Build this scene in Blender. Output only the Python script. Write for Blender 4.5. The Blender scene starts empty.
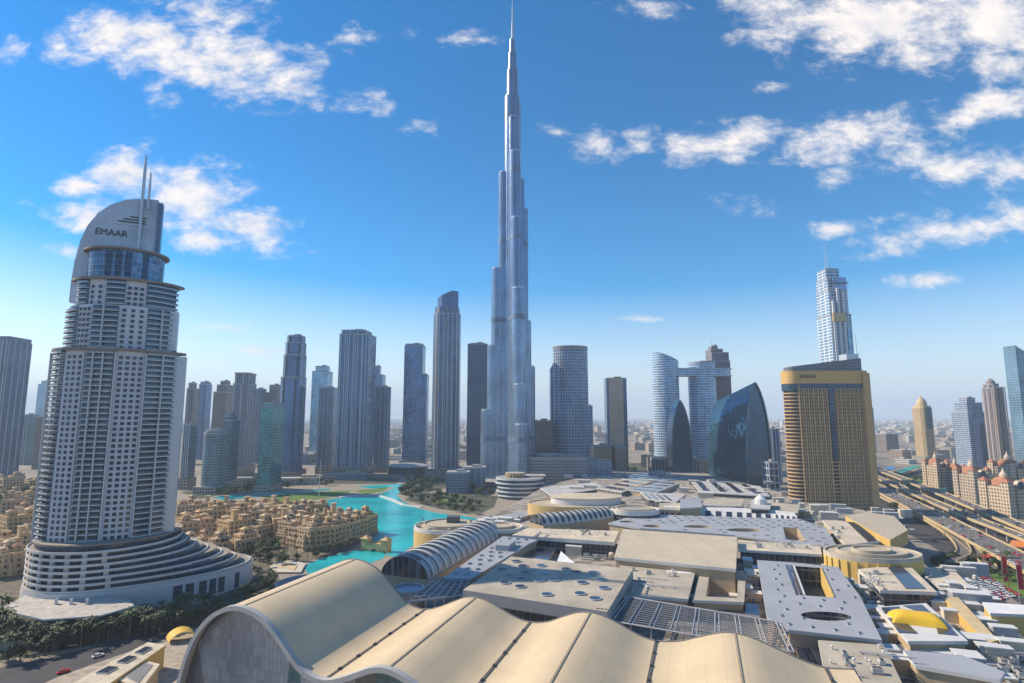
import bpy, math, random
from mathutils import Vector
from mathutils.geometry import tessellate_polygon
R = math.radians
S = bpy.context.scene
COL = S.collection
random.seed(7)

# ------------------------------------------------------------------ camera
FPX, EYE = 569.0, 105.0                 # focal length in pixels of a 1024 wide frame, eye height in metres
PITCH = math.atan(74.5 / FPX)
CP, SP = math.cos(PITCH), math.sin(PITCH)
cam = bpy.data.objects.new('camera', bpy.data.cameras.new('camera'))
COL.objects.link(cam)
cam.location = (0, 0, EYE)
cam.rotation_euler = (R(90) + PITCH, 0, 0)
cam.data.sensor_width = 36.0
cam.data.lens = 36.0 * FPX / 1024
cam.data.clip_start = 1.0
cam.data.clip_end = 80000
S.camera = cam

# ------------------------------------------------------------------ sun, sky, exposure
SUN_EL, SUN_AZ = R(37), R(-74)          # azimuth measured from +Y towards +X: low sun on the left, a little ahead
sun = bpy.data.objects.new('sun', bpy.data.lights.new('sun', 'SUN'))
COL.objects.link(sun)
sun.data.energy = 4.5
sun.data.angle = R(0.5)
sun.data.color = (1.0, 0.86, 0.67)
sd = Vector((math.sin(SUN_AZ) * math.cos(SUN_EL), math.cos(SUN_AZ) * math.cos(SUN_EL), math.sin(SUN_EL)))
sun.rotation_euler = (-sd).to_track_quat('-Z', 'Y').to_euler()
S.view_settings.view_transform = 'Standard'
S.view_settings.look = 'None'
S.view_settings.exposure = 0.58
S.view_settings.gamma = 1.0
S.view_settings.use_curve_mapping = False

W = bpy.data.worlds.new('World')
S.world = W
W.use_nodes = True
nt = W.node_tree
nt.nodes.clear()

def N(t, kind, **kw):
    n = t.nodes.new(kind)
    for k, v in kw.items():
        if k.startswith('i_'):
            n.inputs[k[2:]].default_value = v
        elif k.startswith('n') and k[1:].isdigit():
            n.inputs[int(k[1:])].default_value = v
        else:
            setattr(n, k, v)
    return n

def L(t, a, b):
    t.links.new(a, b)

def mth(t, op, a, b=None, c=None, clamp=False):
    n = t.nodes.new('ShaderNodeMath')
    n.operation = op
    n.use_clamp = clamp
    for i, v in enumerate((a, b, c)):
        if v is None:
            continue
        if isinstance(v, (int, float)):
            n.inputs[i].default_value = v
        else:
            t.links.new(v, n.inputs[i])
    return n.outputs[0]

def ray(px, py):
    a = (px - 512) / FPX
    b = (341.5 - py) / FPX
    return a, CP - b * SP, SP + b * CP

sky = N(nt, 'ShaderNodeTexSky', sky_type='NISHITA', sun_disc=False, sun_elevation=SUN_EL, sun_rotation=SUN_AZ % (2 * math.pi),
        altitude=100, air_density=1.0, dust_density=0.6, ozone_density=2.6)
geo = N(nt, 'ShaderNodeTexCoord')
sep = N(nt, 'ShaderNodeSeparateXYZ')
L(nt, geo.outputs['Generated'], sep.inputs[0])
hs = N(nt, 'ShaderNodeHueSaturation', i_Hue=0.4975)
L(nt, sky.outputs[0], hs.inputs['Color'])
sat = N(nt, 'ShaderNodeMapRange', interpolation_type='SMOOTHSTEP')      # deep clean blue overhead, paler low down
sat.inputs[1].default_value = 0.0; sat.inputs[2].default_value = 0.45; sat.inputs[3].default_value = 1.0; sat.inputs[4].default_value = 2.5
val = N(nt, 'ShaderNodeMapRange', interpolation_type='SMOOTHSTEP')
val.inputs[1].default_value = 0.0; val.inputs[2].default_value = 0.5; val.inputs[3].default_value = 1.08; val.inputs[4].default_value = 0.88
L(nt, sep.outputs[2], val.inputs[0]); L(nt, val.outputs[0], hs.inputs['Value'])
L(nt, sep.outputs[2], sat.inputs[0]); L(nt, sat.outputs[0], hs.inputs['Saturation'])
ysafe = mth(nt, 'MAXIMUM', sep.outputs[1], 0.05)
ua = mth(nt, 'DIVIDE', sep.outputs[0], ysafe)
ub = mth(nt, 'DIVIDE', sep.outputs[2], ysafe)
uv = N(nt, 'ShaderNodeCombineXYZ')
L(nt, ua, uv.inputs[0]); L(nt, ub, uv.inputs[1])
# banks of cloud as soft ellipses in direction space: centre, half axes, tilt, weight
CLOUDS = [(60, 48, 40, 20, 0, .8), (105, 38, 60, 34, 10, 1), (165, 42, 72, 42, -12, 1.08), (240, 66, 84, 38, -10, 1.08), (300, 88, 55, 20, -5, .85), (352, 97, 40, 16, -15, .7),
          (215, 12, 70, 20, 0, .6), (20, 50, 30, 30, 0, .5), (352, 38, 26, 18, 0, .5), (75, 186, 34, 14, 5, .85), (80, 216, 60, 16, -5, .8), (128, 178, 50, 34, 0, 1),
          (190, 196, 74, 40, -8, .95), (250, 228, 66, 26, -5, .95), (200, 240, 50, 14, 0, .8), (66, 252, 28, 10, -5, .8), (30, 205, 20, 10, 0, .55), (170, 104, 22, 13, 0, .6),
          (790, 5, 90, 30, -8, .9), (870, 22, 125, 48, 0, 1.15), (980, 14, 110, 58, 0, 1.2), (1010, 66, 60, 26, 0, .9), (660, 8, 60, 14, 0, .5),
          (735, 142, 90, 22, 6, .95), (850, 134, 120, 24, 10, .92), (985, 106, 90, 20, 16, .95), (590, 143, 26, 17, 0, .8), (640, 147, 28, 18, 25, .75), (905, 158, 60, 20, 20, .75),
          (950, 168, 55, 22, 5, .8), (1018, 168, 40, 28, 0, .9), (830, 182, 28, 12, 22, .85), (768, 88, 22, 8, 0, .5), (835, 228, 36, 12, 8, .85), (925, 233, 90, 20, 8, .9),
          (1010, 222, 60, 22, 10, .9), (932, 279, 44, 9, 3, .9), (420, 129, 26, 10, 0, .5), (745, 205, 40, 12, 0, .5), (625, 319, 34, 4, 0, .65), (268, 351, 60, 7, -3, .6),
          (335, 356, 40, 6, 0, .55), (225, 327, 40, 5, 0, .45), (560, 132, 40, 12, 0, .42), (450, 38, 60, 14, 0, .35)]
acc = None
for (px, py, rx, ry, tilt, w) in CLOUDS:
    d = ray(px, py)
    mp = N(nt, 'ShaderNodeMapping', vector_type='TEXTURE')
    mp.inputs['Location'].default_value = (d[0] / d[1], d[2] / d[1], 0)
    k = 1.0 / FPX / d[1]
    mp.inputs['Rotation'].default_value = (0, 0, R(tilt))
    mp.inputs['Scale'].default_value = (rx * k * 1.35, ry * k * 1.4, 1)
    L(nt, uv.outputs[0], mp.inputs['Vector'])
    ln = N(nt, 'ShaderNodeVectorMath', operation='LENGTH')
    L(nt, mp.outputs[0], ln.inputs[0])
    m = mth(nt, 'MULTIPLY', mth(nt, 'SUBTRACT', 1.0, ln.outputs['Value'], clamp=True), w)
    acc = m if acc is None else mth(nt, 'MAXIMUM', acc, m)

def cloud_noise(off, scale, detail, rough):
    mp = N(nt, 'ShaderNodeMapping')
    mp.inputs['Location'].default_value = off
    mp.inputs['Rotation'].default_value = (0, 0, R(-14))
    mp.inputs['Scale'].default_value = (1.0, 1.75, 1)
    L(nt, uv.outputs[0], mp.inputs['Vector'])
    n = N(nt, 'ShaderNodeTexNoise', noise_dimensions='2D', i_Scale=scale, i_Detail=detail, i_Roughness=rough, i_Distortion=0.12)
    L(nt, mp.outputs[0], n.inputs['Vector'])
    return n.outputs['Fac']
n1 = cloud_noise((0.37, 0.11, 0), 11.0, 10, 0.64)
n2 = cloud_noise((0.37 - 0.035, 0.11 + 0.03, 0), 11.0, 10, 0.64)
n3 = cloud_noise((3.1, 1.7, 0), 3.5, 4, 0.5)
dens = mth(nt, 'ADD', mth(nt, 'MULTIPLY', acc, 1.25), mth(nt, 'MULTIPLY', mth(nt, 'SUBTRACT', n1, 0.5), 2.5))
front = mth(nt, 'GREATER_THAN', sep.outputs[1], 0.06)
mr = N(nt, 'ShaderNodeMapRange', interpolation_type='SMOOTHSTEP')
mr.inputs[1].default_value = 0.2; mr.inputs[2].default_value = 1.3
L(nt, dens, mr.inputs[0])
gate = N(nt, 'ShaderNodeMapRange', interpolation_type='SMOOTHSTEP')
gate.inputs[1].default_value = 0.0; gate.inputs[2].default_value = 0.16
L(nt, acc, gate.inputs[0])
alpha = mth(nt, 'MULTIPLY', mth(nt, 'MULTIPLY', mr.outputs[0], gate.outputs[0]), front)
shade = mth(nt, 'ADD', mth(nt, 'MULTIPLY', mth(nt, 'SUBTRACT', n1, n2), 2.2), mth(nt, 'ADD', mth(nt, 'MULTIPLY', n3, 0.7), 0.2), clamp=True)
cc = N(nt, 'ShaderNodeMix', data_type='RGBA')
cc.inputs[6].default_value = (4.6, 4.6, 4.9, 1)
cc.inputs[7].default_value = (6.9, 6.25, 5.7, 1)
L(nt, shade, cc.inputs[0])
mx = N(nt, 'ShaderNodeMix', data_type='RGBA')
L(nt, mth(nt, 'MULTIPLY', alpha, 0.93), mx.inputs[0]); L(nt, hs.outputs[0], mx.inputs[6]); L(nt, cc.outputs[2], mx.inputs[7])
bg = N(nt, 'ShaderNodeBackground', i_Strength=0.118)
L(nt, mx.outputs[2], bg.inputs['Color'])
wo = N(nt, 'ShaderNodeOutputWorld')
L(nt, bg.outputs[0], wo.inputs['Surface'])
S.cycles.max_bounces = 6
S.cycles.diffuse_bounces = 3
S.cycles.glossy_bounces = 3
S.cycles.volume_bounces = 1
S.cycles.transmission_bounces = 2
S.cycles.caustics_reflective = False
S.cycles.caustics_refractive = False

# ------------------------------------------------------------------ plan helpers: where a point of the place lies on the ground or at a height
def P(px, py, z=0.0):
    d = ray(px, py)
    t = (z - EYE) / d[2]
    return Vector((d[0] * t, d[1] * t, z))

def XY(pts, z):
    return [P(x, y, z).xy for x, y in pts]

def Zat(py, Y):
    d = ray(512, py)
    return EYE + Y * d[2] / d[1]

def Xat(px, py, Y):
    d = ray(px, py)
    return d[0] * Y / d[1]

# ------------------------------------------------------------------ materials
MATS = {}

def M(name, col, rough=0.7, metal=0.0, var=0.12, vs=0.15, spec=0.4, bump=0.0, bs=2.0, streak=0.0):
    if name in MATS:
        return MATS[name]
    m = bpy.data.materials.new(name)
    m.use_nodes = True
    t = m.node_tree
    b = t.nodes['Principled BSDF']
    b.inputs['Roughness'].default_value = rough
    b.inputs['Metallic'].default_value = metal
    b.inputs['Specular IOR Level'].default_value = spec
    g = N(t, 'ShaderNodeNewGeometry')
    n = N(t, 'ShaderNodeTexNoise', i_Scale=vs, i_Detail=5, i_Roughness=0.6)
    L(t, g.outputs['Position'], n.inputs['Vector'])
    f = n.outputs['Fac']
    if streak:
        mp = N(t, 'ShaderNodeMapping')
        mp.inputs['Scale'].default_value = (1, 1, 0.06)
        L(t, g.outputs['Position'], mp.inputs['Vector'])
        n2 = N(t, 'ShaderNodeTexNoise', i_Scale=1.2, i_Detail=3)
        L(t, mp.outputs[0], n2.inputs['Vector'])
        f = mth(t, 'ADD', mth(t, 'MULTIPLY', f, 1 - streak), mth(t, 'MULTIPLY', n2.outputs['Fac'], streak))
    r = N(t, 'ShaderNodeMapRange')
    r.inputs[1].default_value = 0.3; r.inputs[2].default_value = 0.7
    r.inputs[3].default_value = 1 - var; r.inputs[4].default_value = 1 + var
    L(t, f, r.inputs[0])
    v = N(t, 'ShaderNodeVectorMath', operation='SCALE')
    v.inputs[0].default_value = col
    L(t, r.outputs[0], v.inputs['Scale'])
    L(t, v.outputs[0], b.inputs['Base Color'])
    if bump:
        nb = N(t, 'ShaderNodeTexNoise', i_Scale=bs, i_Detail=4)
        L(t, g.outputs['Position'], nb.inputs['Vector'])
        bp = N(t, 'ShaderNodeBump', i_Strength=bump, i_Distance=0.3)
        L(t, nb.outputs['Fac'], bp.inputs['Height'])
        L(t, bp.outputs[0], b.inputs['Normal'])
    MATS[name] = m
    return m

def FAC(name, glass, frame, bay=3.0, floor=3.8, mw=0.18, sp=0.28, gr=0.12, gm=0.35, fr=0.55, fm=0.0, vary=0.35, fin=None, fcol=None, lit=None):
    """curtain wall or punched wall: u runs along the wall in metres, v is the height; glass cells with frames, each cell with its own tone"""
    if name in MATS:
        return MATS[name]
    if not any(k in name for k in ('sand', 'gold', 'hotel', 'residence', 'low_', 'tan', 'podium', 'colonn', 'front_', 'mall', 'sail', 'crown', 'beige', 'brown')):
        glass = (glass[0] * .82, glass[1] * 1.12, glass[2] * 1.42)      # the city's solar glass is a cool blue
        frame = (frame[0] * .88, frame[1] * 1.0, frame[2] * 1.14)
    m = bpy.data.materials.new(name)
    m.use_nodes = True
    t = m.node_tree
    b = t.nodes['Principled BSDF']
    uvn = N(t, 'ShaderNodeUVMap')
    s = N(t, 'ShaderNodeSeparateXYZ')
    L(t, uvn.outputs[0], s.inputs[0])
    u = mth(t, 'DIVIDE', s.outputs[0], bay)
    v = mth(t, 'DIVIDE', s.outputs[1], floor)
    mu = mth(t, 'LESS_THAN', mth(t, 'FRACT', u), mw)
    mv = mth(t, 'LESS_THAN', mth(t, 'FRACT', v), sp)
    fmask = mth(t, 'MAXIMUM', mu, mv)
    cell = N(t, 'ShaderNodeCombineXYZ')
    L(t, mth(t, 'FLOOR', u), cell.inputs[0]); L(t, mth(t, 'FLOOR', v), cell.inputs[1])
    wn = N(t, 'ShaderNodeTexWhiteNoise', noise_dimensions='2D')
    L(t, cell.outputs[0], wn.inputs['Vector'])
    g = N(t, 'ShaderNodeNewGeometry')
    n = N(t, 'ShaderNodeTexNoise', i_Scale=0.03, i_Detail=4)
    L(t, g.outputs['Position'], n.inputs['Vector'])
    tone = mth(t, 'MAXIMUM', mth(t, 'ADD', mth(t, 'MULTIPLY', wn.outputs['Value'], vary * 2), mth(t, 'ADD', mth(t, 'MULTIPLY', n.outputs['Fac'], 1.7), 0.2 - vary)), 0.12)  # the broad noise paints patches of reflection into the glass tone
    gv = N(t, 'ShaderNodeVectorMath', operation='SCALE')
    gv.inputs[0].default_value = glass
    L(t, tone, gv.inputs['Scale'])
    fv = N(t, 'ShaderNodeVectorMath', operation='SCALE')
    fv.inputs[0].default_value = frame
    L(t, mth(t, 'ADD', mth(t, 'MULTIPLY', n.outputs['Fac'], 0.35), 0.82), fv.inputs['Scale'])
    c = N(t, 'ShaderNodeMix', data_type='RGBA')
    L(t, fmask, c.inputs[0]); L(t, gv.outputs[0], c.inputs[6]); L(t, fv.outputs[0], c.inputs[7])
    out = c.outputs[2]
    if fin:                                  # broader vertical piers every fin[0] metres, fin[1] wide
        ff = mth(t, 'LESS_THAN', mth(t, 'FRACT', mth(t, 'DIVIDE', s.outputs[0], fin[0])), fin[1] / fin[0])
        c2 = N(t, 'ShaderNodeMix', data_type='RGBA')
        c2.inputs[7].default_value = (*(fcol or frame), 1)
        L(t, ff, c2.inputs[0]); L(t, out, c2.inputs[6])
        out = c2.outputs[2]
        fmask = mth(t, 'MAXIMUM', fmask, ff)
    L(t, out, b.inputs['Base Color'])
    L(t, mth(t, 'ADD', mth(t, 'MULTIPLY', fmask, fr - gr), gr), b.inputs['Roughness'])
    L(t, mth(t, 'ADD', mth(t, 'MULTIPLY', fmask, fm - gm), gm), b.inputs['Metallic'])
    # glass panes sit a little out of true, so reflections break from pane to pane
    wn3 = N(t, 'ShaderNodeTexWhiteNoise', noise_dimensions='2D')
    L(t, cell.outputs[0], wn3.inputs['Vector'])
    vm = N(t, 'ShaderNodeVectorMath', operation='MULTIPLY_ADD')
    vm.inputs[1].default_value = (0.05, 0.05, 0.05); vm.inputs[2].default_value = (-0.025, -0.025, -0.025)
    L(t, wn3.outputs['Color'], vm.inputs[0])
    ad = N(t, 'ShaderNodeVectorMath', operation='ADD')
    L(t, g.outputs['Normal'], ad.inputs[0]); L(t, vm.outputs[0], ad.inputs[1])
    nm = N(t, 'ShaderNodeVectorMath', operation='NORMALIZE')
    L(t, ad.outputs[0], nm.inputs[0]); L(t, nm.outputs[0], b.inputs['Normal'])
    MATS[name] = m
    return m

# ------------------------------------------------------------------ mesh building
class MB:
    def __init__(s):
        s.v, s.f, s.uv, s.mi = [], [], [], []
    def face(s, pts, mi=0, uvs=None):
        i = len(s.v)
        s.v += [tuple(p) for p in pts]
        s.f.append(tuple(range(i, i + len(pts))))
        s.uv += uvs if uvs else [(p[0], p[1]) for p in pts]
        s.mi.append(mi)
    def loft(s, rings, ms=0, cap=1, bottom=None, closed=True, u0=0.0):
        """rings: lists of points, the same count each, bottom to top; side faces carry (metres along, height)"""
        base = len(s.v)
        n = len(rings[0])
        for r in rings:
            s.v += [tuple(p) for p in r]
        us = [u0]
        big = max(rings, key=lambda r: sum((Vector(r[i]) - Vector(r[i - 1])).length for i in range(len(r))))
        for i in range(n):
            us.append(us[-1] + (Vector(big[(i + 1) % n]) - Vector(big[i])).length)
        for k in range(len(rings) - 1):
            for i in range(n if closed else n - 1):
                j = (i + 1) % n
                a, b_, c, d = base + k * n + i, base + k * n + j, base + (k + 1) * n + j, base + (k + 1) * n + i
                s.f.append((a, b_, c, d))
                s.uv += [(us[i], s.v[a][2]), (us[i + 1], s.v[b_][2]), (us[i + 1], s.v[c][2]), (us[i], s.v[d][2])]
                s.mi.append(ms)
        if cap is not None:
            s.face(rings[-1], cap)
        if bottom is not None:
            s.face(list(reversed(rings[0])), bottom)
        return s
    def prism(s, poly, z0, z1, ms=0, mt=1, mb=None, scale=1.0):
        poly = ccw(poly)
        if scale != 1.0:
            cx = sum(p[0] for p in poly) / len(poly); cy = sum(p[1] for p in poly) / len(poly)
            top = [(cx + (p[0] - cx) * scale, cy + (p[1] - cy) * scale, z1) for p in poly]
        else:
            top = [(p[0], p[1], z1) for p in poly]
        return s.loft([[(p[0], p[1], z0) for p in poly], top], ms, mt, mb)
    def holed(s, outer, holes, z0, z1, ms=0, mt=1, mh=2):
        outer = ccw(outer)
        holes = [list(reversed(ccw(h))) for h in holes]
        loops = [[Vector((p[0], p[1], 0)) for p in outer]] + [[Vector((p[0], p[1], 0)) for p in h] for h in holes]
        flat = [p for l in loops for p in l]
        for tri in tessellate_polygon(loops):
            q = [flat[i] for i in tri]
            if (q[1] - q[0]).cross(q[2] - q[0]).z < 0:
                q.reverse()
            s.face([(p.x, p.y, z1) for p in q], mt)
        for k, l in enumerate(loops):
            s.loft([[(p.x, p.y, z0) for p in l], [(p.x, p.y, z1) for p in l]], ms if k == 0 else mh, None)
        return s
    def box(s, c, d, rz=0.0, mi=0, mt=None):
        hx, hy = d[0] / 2, d[1] / 2
        poly = [rot(c, x, y, rz) for x, y in ((-hx, -hy), (hx, -hy), (hx, hy), (-hx, hy))]
        return s.prism(poly, c[2] - d[2] / 2, c[2] + d[2] / 2, mi, mi if mt is None else mt, mi)
    def lathe(s, c, prof, n=24, mi=0, sx=1.0, sy=1.0, cap=0, rz=0.0, bottom=None):
        rings = []
        for r, z in prof:
            rings.append([(*rot(c, r * sx * math.cos(2 * math.pi * i / n), r * sy * math.sin(2 * math.pi * i / n), rz), c[2] + z) for i in range(n)])
        return s.loft(rings, mi, cap, bottom)
    def tube(s, p, q, r0, r1=None, n=6, mi=0):
        p, q = Vector(p), Vector(q)
        r1 = r0 if r1 is None else r1
        d = (q - p).normalized()
        a = d.cross(Vector((0, 0, 1)) if abs(d.z) < 0.9 else Vector((1, 0, 0))).normalized()
        b = d.cross(a)
        rg = []
        for c, r in ((p, r0), (q, r1)):
            rg.append([c + a * (r * math.cos(-2 * math.pi * i / n)) + b * (r * math.sin(-2 * math.pi * i / n)) for i in range(n)])
        return s.loft(rg, mi, mi, mi)
    def grid(s, fn, nu, nv, mi=0, uv=None):
        base = len(s.v)
        pts = [[Vector(fn(i / nu, j / nv)) for i in range(nu + 1)] for j in range(nv + 1)]
        for row in pts:
            s.v += [tuple(p) for p in row]
        for j in range(nv):
            for i in range(nu):
                a = base + j * (nu + 1) + i
                s.f.append((a, a + 1, a + nu + 2, a + nu + 1))
                q = ((i, j), (i + 1, j), (i + 1, j + 1), (i, j + 1))
                s.uv += [uv(x / nu, y / nv) if uv else (x / nu, y / nv) for x, y in q]
                s.mi.append(mi)
        return s
    def obj(s, name, mats, parent=None, origin=None, smooth=0.0):
        o = Vector(origin) if origin is not None else (parent_origin(parent) if parent else Vector((0, 0, 0)))
        me = bpy.data.meshes.new(name)
        me.from_pydata([(x - o.x, y - o.y, z - o.z) for x, y, z in s.v], [], s.f)
        ul = me.uv_layers.new(name='UVMap')
        ul.data.foreach_set('uv', [c for p in s.uv for c in p])
        for m in (mats if isinstance(mats, (list, tuple)) else [mats]):
            me.materials.append(m)
        top = len(me.materials) - 1
        me.polygons.foreach_set('material_index', [min(i, top) for i in s.mi])
        if smooth:
            me.polygons.foreach_set('use_smooth', [True] * len(me.polygons))
            me.set_sharp_from_angle(angle=smooth)
        me.update()
        ob = bpy.data.objects.new(name, me)
        COL.objects.link(ob)
        if parent:
            ob.parent = parent
        else:
            ob.location = o
        return ob

def parent_origin(p):
    o = Vector((0, 0, 0))
    while p:
        o += p.location
        p = p.parent
    return o

def rot(c, x, y, a):
    ca, sa = math.cos(a), math.sin(a)
    return (c[0] + x * ca - y * sa, c[1] + x * sa + y * ca)

def ccw(poly):
    a = sum(poly[i - 1][0] * poly[i][1] - poly[i][0] * poly[i - 1][1] for i in range(len(poly)))
    return list(poly) if a > 0 else list(reversed(poly))

def rect(c, w, d, rz=0.0):
    return [rot(c, x, y, rz) for x, y in ((-w / 2, -d / 2), (w / 2, -d / 2), (w / 2, d / 2), (-w / 2, d / 2))]

def chamf(c, w, d, ch, rz=0.0):
    x, y = w / 2, d / 2
    return [rot(c, p, q, rz) for p, q in ((-x + ch, -y), (x - ch, -y), (x, -y + ch), (x, y - ch), (x - ch, y), (-x + ch, y), (-x, y - ch), (-x, -y + ch))]

def ell(c, rx, ry, n=32, rz=0.0):
    return [rot(c, rx * math.cos(2 * math.pi * i / n), ry * math.sin(2 * math.pi * i / n), rz) for i in range(n)]

def offset(poly, k):
    """grow a convex-ish plan outline by k metres"""
    poly = ccw(poly)
    out = []
    n = len(poly)
    for i in range(n):
        a, b, c = (Vector(poly[j % n][:2]) for j in (i - 1, i, i + 1))
        n1 = Vector(((b - a).y, -(b - a).x)).normalized()
        n2 = Vector(((c - b).y, -(c - b).x)).normalized()
        m = (n1 + n2)
        m = m.normalized() if m.length > 1e-6 else n1
        out.append(tuple(b + m * (k / max(0.4, m.dot(n1)))))
    return out

# ------------------------------------------------------------------ things
LABELS = {}

def tag(o, label, cat, group=None):
    o['label'] = label
    o['category'] = cat
    if group:
        o['group'] = group
    if not group and label in LABELS:
        print('DUPLICATE LABEL', label)
    LABELS[label] = 1
    return o

def thing(name, label, cat, loc=(0, 0, 0), group=None):
    o = bpy.data.objects.new(name, None)
    COL.objects.link(o)
    o.location = (loc[0], loc[1], loc[2] if len(loc) > 2 else 0)
    o.empty_display_size = 2
    return tag(o, label, cat, group)

def struct(o, kind='structure'):
    o['kind'] = kind
    return o

def dup(root, loc, rz=None, label=None, scale=None):
    r = root.copy()
    COL.objects.link(r)
    r.location = loc
    if rz is not None:
        r.rotation_euler = (0, 0, rz)
    if scale is not None:
        r.scale = (scale,) * 3 if isinstance(scale, (int, float)) else scale
    if label:
        r['label'] = label
    for ch in list(root.children):
        c = ch.copy()
        COL.objects.link(c)
        c.parent = r
        for g in list(ch.children):
            d = g.copy()
            COL.objects.link(d)
            d.parent = c
    return r

# ================================================================== THE SETTING
# ground: one sheet to the horizon, sand with faint city blocks
def ground_material():
    m = bpy.data.materials.new('city_ground')
    m.use_nodes = True
    t = m.node_tree
    b = t.nodes['Principled BSDF']
    b.inputs['Roughness'].default_value = 0.9
    g = N(t, 'ShaderNodeNewGeometry')
    vo = N(t, 'ShaderNodeTexVoronoi', i_Scale=0.012)
    L(t, g.outputs['Position'], vo.inputs['Vector'])
    no = N(t, 'ShaderNodeTexNoise', i_Scale=0.03, i_Detail=7, i_Roughness=0.7)
    L(t, g.outputs['Position'], no.inputs['Vector'])
    sc = N(t, 'ShaderNodeSeparateColor')
    L(t, vo.outputs['Color'], sc.inputs[0])
    r = N(t, 'ShaderNodeValToRGB')
    r.color_ramp.elements[0].color = (0.06, 0.07, 0.045, 1)
    r.color_ramp.elements[1].color = (0.36, 0.29, 0.21, 1)
    e = r.color_ramp.elements.new(0.45); e.color = (0.24, 0.2, 0.15, 1)
    e = r.color_ramp.elements.new(0.3); e.color = (0.12, 0.115, 0.1, 1)
    L(t, mth(t, 'ADD', mth(t, 'MULTIPLY', sc.outputs[0], 0.45), mth(t, 'MULTIPLY', no.outputs['Fac'], 0.6)), r.inputs[0])
    L(t, r.outputs[0], b.inputs['Base Color'])
    return m
mb = MB()
mb.face([(28000 * math.cos(2 * math.pi * i / 64), 28000 * math.sin(2 * math.pi * i / 64), 0) for i in range(64)])
struct(mb.obj('ground', ground_material()))

def sheet(name, pts, z, mat, kind='structure'):
    m = MB()
    outer = ccw(pts)
    lp = [[Vector((p[0], p[1], 0)) for p in outer]]
    for tri in tessellate_polygon(lp):
        q = [lp[0][i] for i in tri]
        if (q[1] - q[0]).cross(q[2] - q[0]).z < 0:
            q.reverse()
        m.face([(p.x, p.y, z) for p in q])
    return struct(m.obj(name, mat), kind)

ASPH = M('asphalt', (0.055, 0.055, 0.06), .85, var=.2, vs=.1)
CONC = M('concrete', (0.42, 0.39, 0.34), .8, var=.15, vs=.2)
PAVE = M('paving', (0.30, 0.255, 0.20), .85, var=.2, vs=.3)
LAWN = M('lawn', (0.10, 0.18, 0.03), .95, var=.4, vs=.06)
DARKG = M('planted_soil', (0.07, 0.075, 0.045), .95, var=.5, vs=.12)

def water_material():
    m = M('turquoise_water', (0.015, 0.43, 0.45), .22, var=.3, vs=.02, spec=.4, bump=.5, bs=.5)
    return m
WATER = water_material()
# promenade and plaza round the lake, then the lake itself
sheet('promenade', XY([(160, 500), (215, 488), (330, 483), (420, 478), (500, 486), (540, 500), (520, 530), (430, 545), (405, 575), (330, 600), (270, 580), (255, 540)], 0), 0.03, PAVE)
sheet('lake', XY([(332, 499), (352, 496.5), (372, 496), (388, 491), (396, 487), (404, 488), (397, 495), (402, 501), (416, 508), (436, 513), (462, 516), (478, 518.5), (470, 522), (440, 527), (424, 538), (408, 549),
              (400, 557), (388, 556), (380, 551), (371, 546), (374, 538), (372, 528), (366, 517), (352, 512), (332, 506.5), (316, 502.5)], 0), 0.10, WATER)
sheet('lagoon', XY([(303, 566), (318, 560), (340, 553.5), (362, 549.5), (376, 549), (386, 552.5), (384, 558), (368, 564), (340, 572), (308, 574)], 0), 0.10, WATER)
sheet('canal', XY([(212, 497.5), (232, 494.5), (262, 493.5), (300, 490.5), (330, 488.5), (330, 490), (296, 493), (258, 497), (224, 500)], 0), 0.10, WATER)
sheet('canal', XY([(356, 486.5), (372, 485.3), (402, 484), (404, 488), (394, 487), (372, 488.5)], 0), 0.105, WATER)
sheet('lawn', XY([(262, 496), (300, 493.5), (332, 491), (352, 490.5), (346, 494), (326, 498.5), (296, 502), (262, 503)], 0), 0.09, LAWN)
sheet('lawn', XY([(354, 490.5), (372, 489), (390, 486.5), (384, 491), (366, 494.5)], 0), 0.08, LAWN)
sheet('garden', XY([(404, 500), (418, 494), (470, 490), (498, 497), (494, 507), (480, 514), (440, 509)], 0), 0.08, DARKG)
sheet('lawn', XY([(428, 501), (450, 497), (470, 499), (452, 505)], 0), 0.10, LAWN)
sheet('garden', XY([(400, 485), (420, 476), (470, 478), (440, 490), (410, 497), (399, 494)], 0), 0.085, DARKG)
sheet('garden', XY([(180, 492), (240, 484), (330, 478), (400, 478), (396, 484), (330, 484), (250, 489), (200, 499)], 0), 0.085, DARKG)
sheet('garden', XY([(580, 482), (600, 468), (650, 462), (650, 475), (612, 484)], 0), 0.085, DARKG)
sheet('garden', XY([(180, 560), (190, 512), (262, 512), (330, 514), (372, 534), (350, 550), (312, 560), (270, 575), (240, 570)], 0), 0.06, M('court_ground', (.15, .125, .085), .95, var=.5, vs=.15))  # dark court colour: planting, with shade among houses and trees painted in
sheet('garden', XY([(-20, 610), (-20, 488), (50, 486), (60, 560), (30, 606)], 0), 0.06, M('court_ground', (.15, .125, .085), .95, var=.5, vs=.15))
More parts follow.
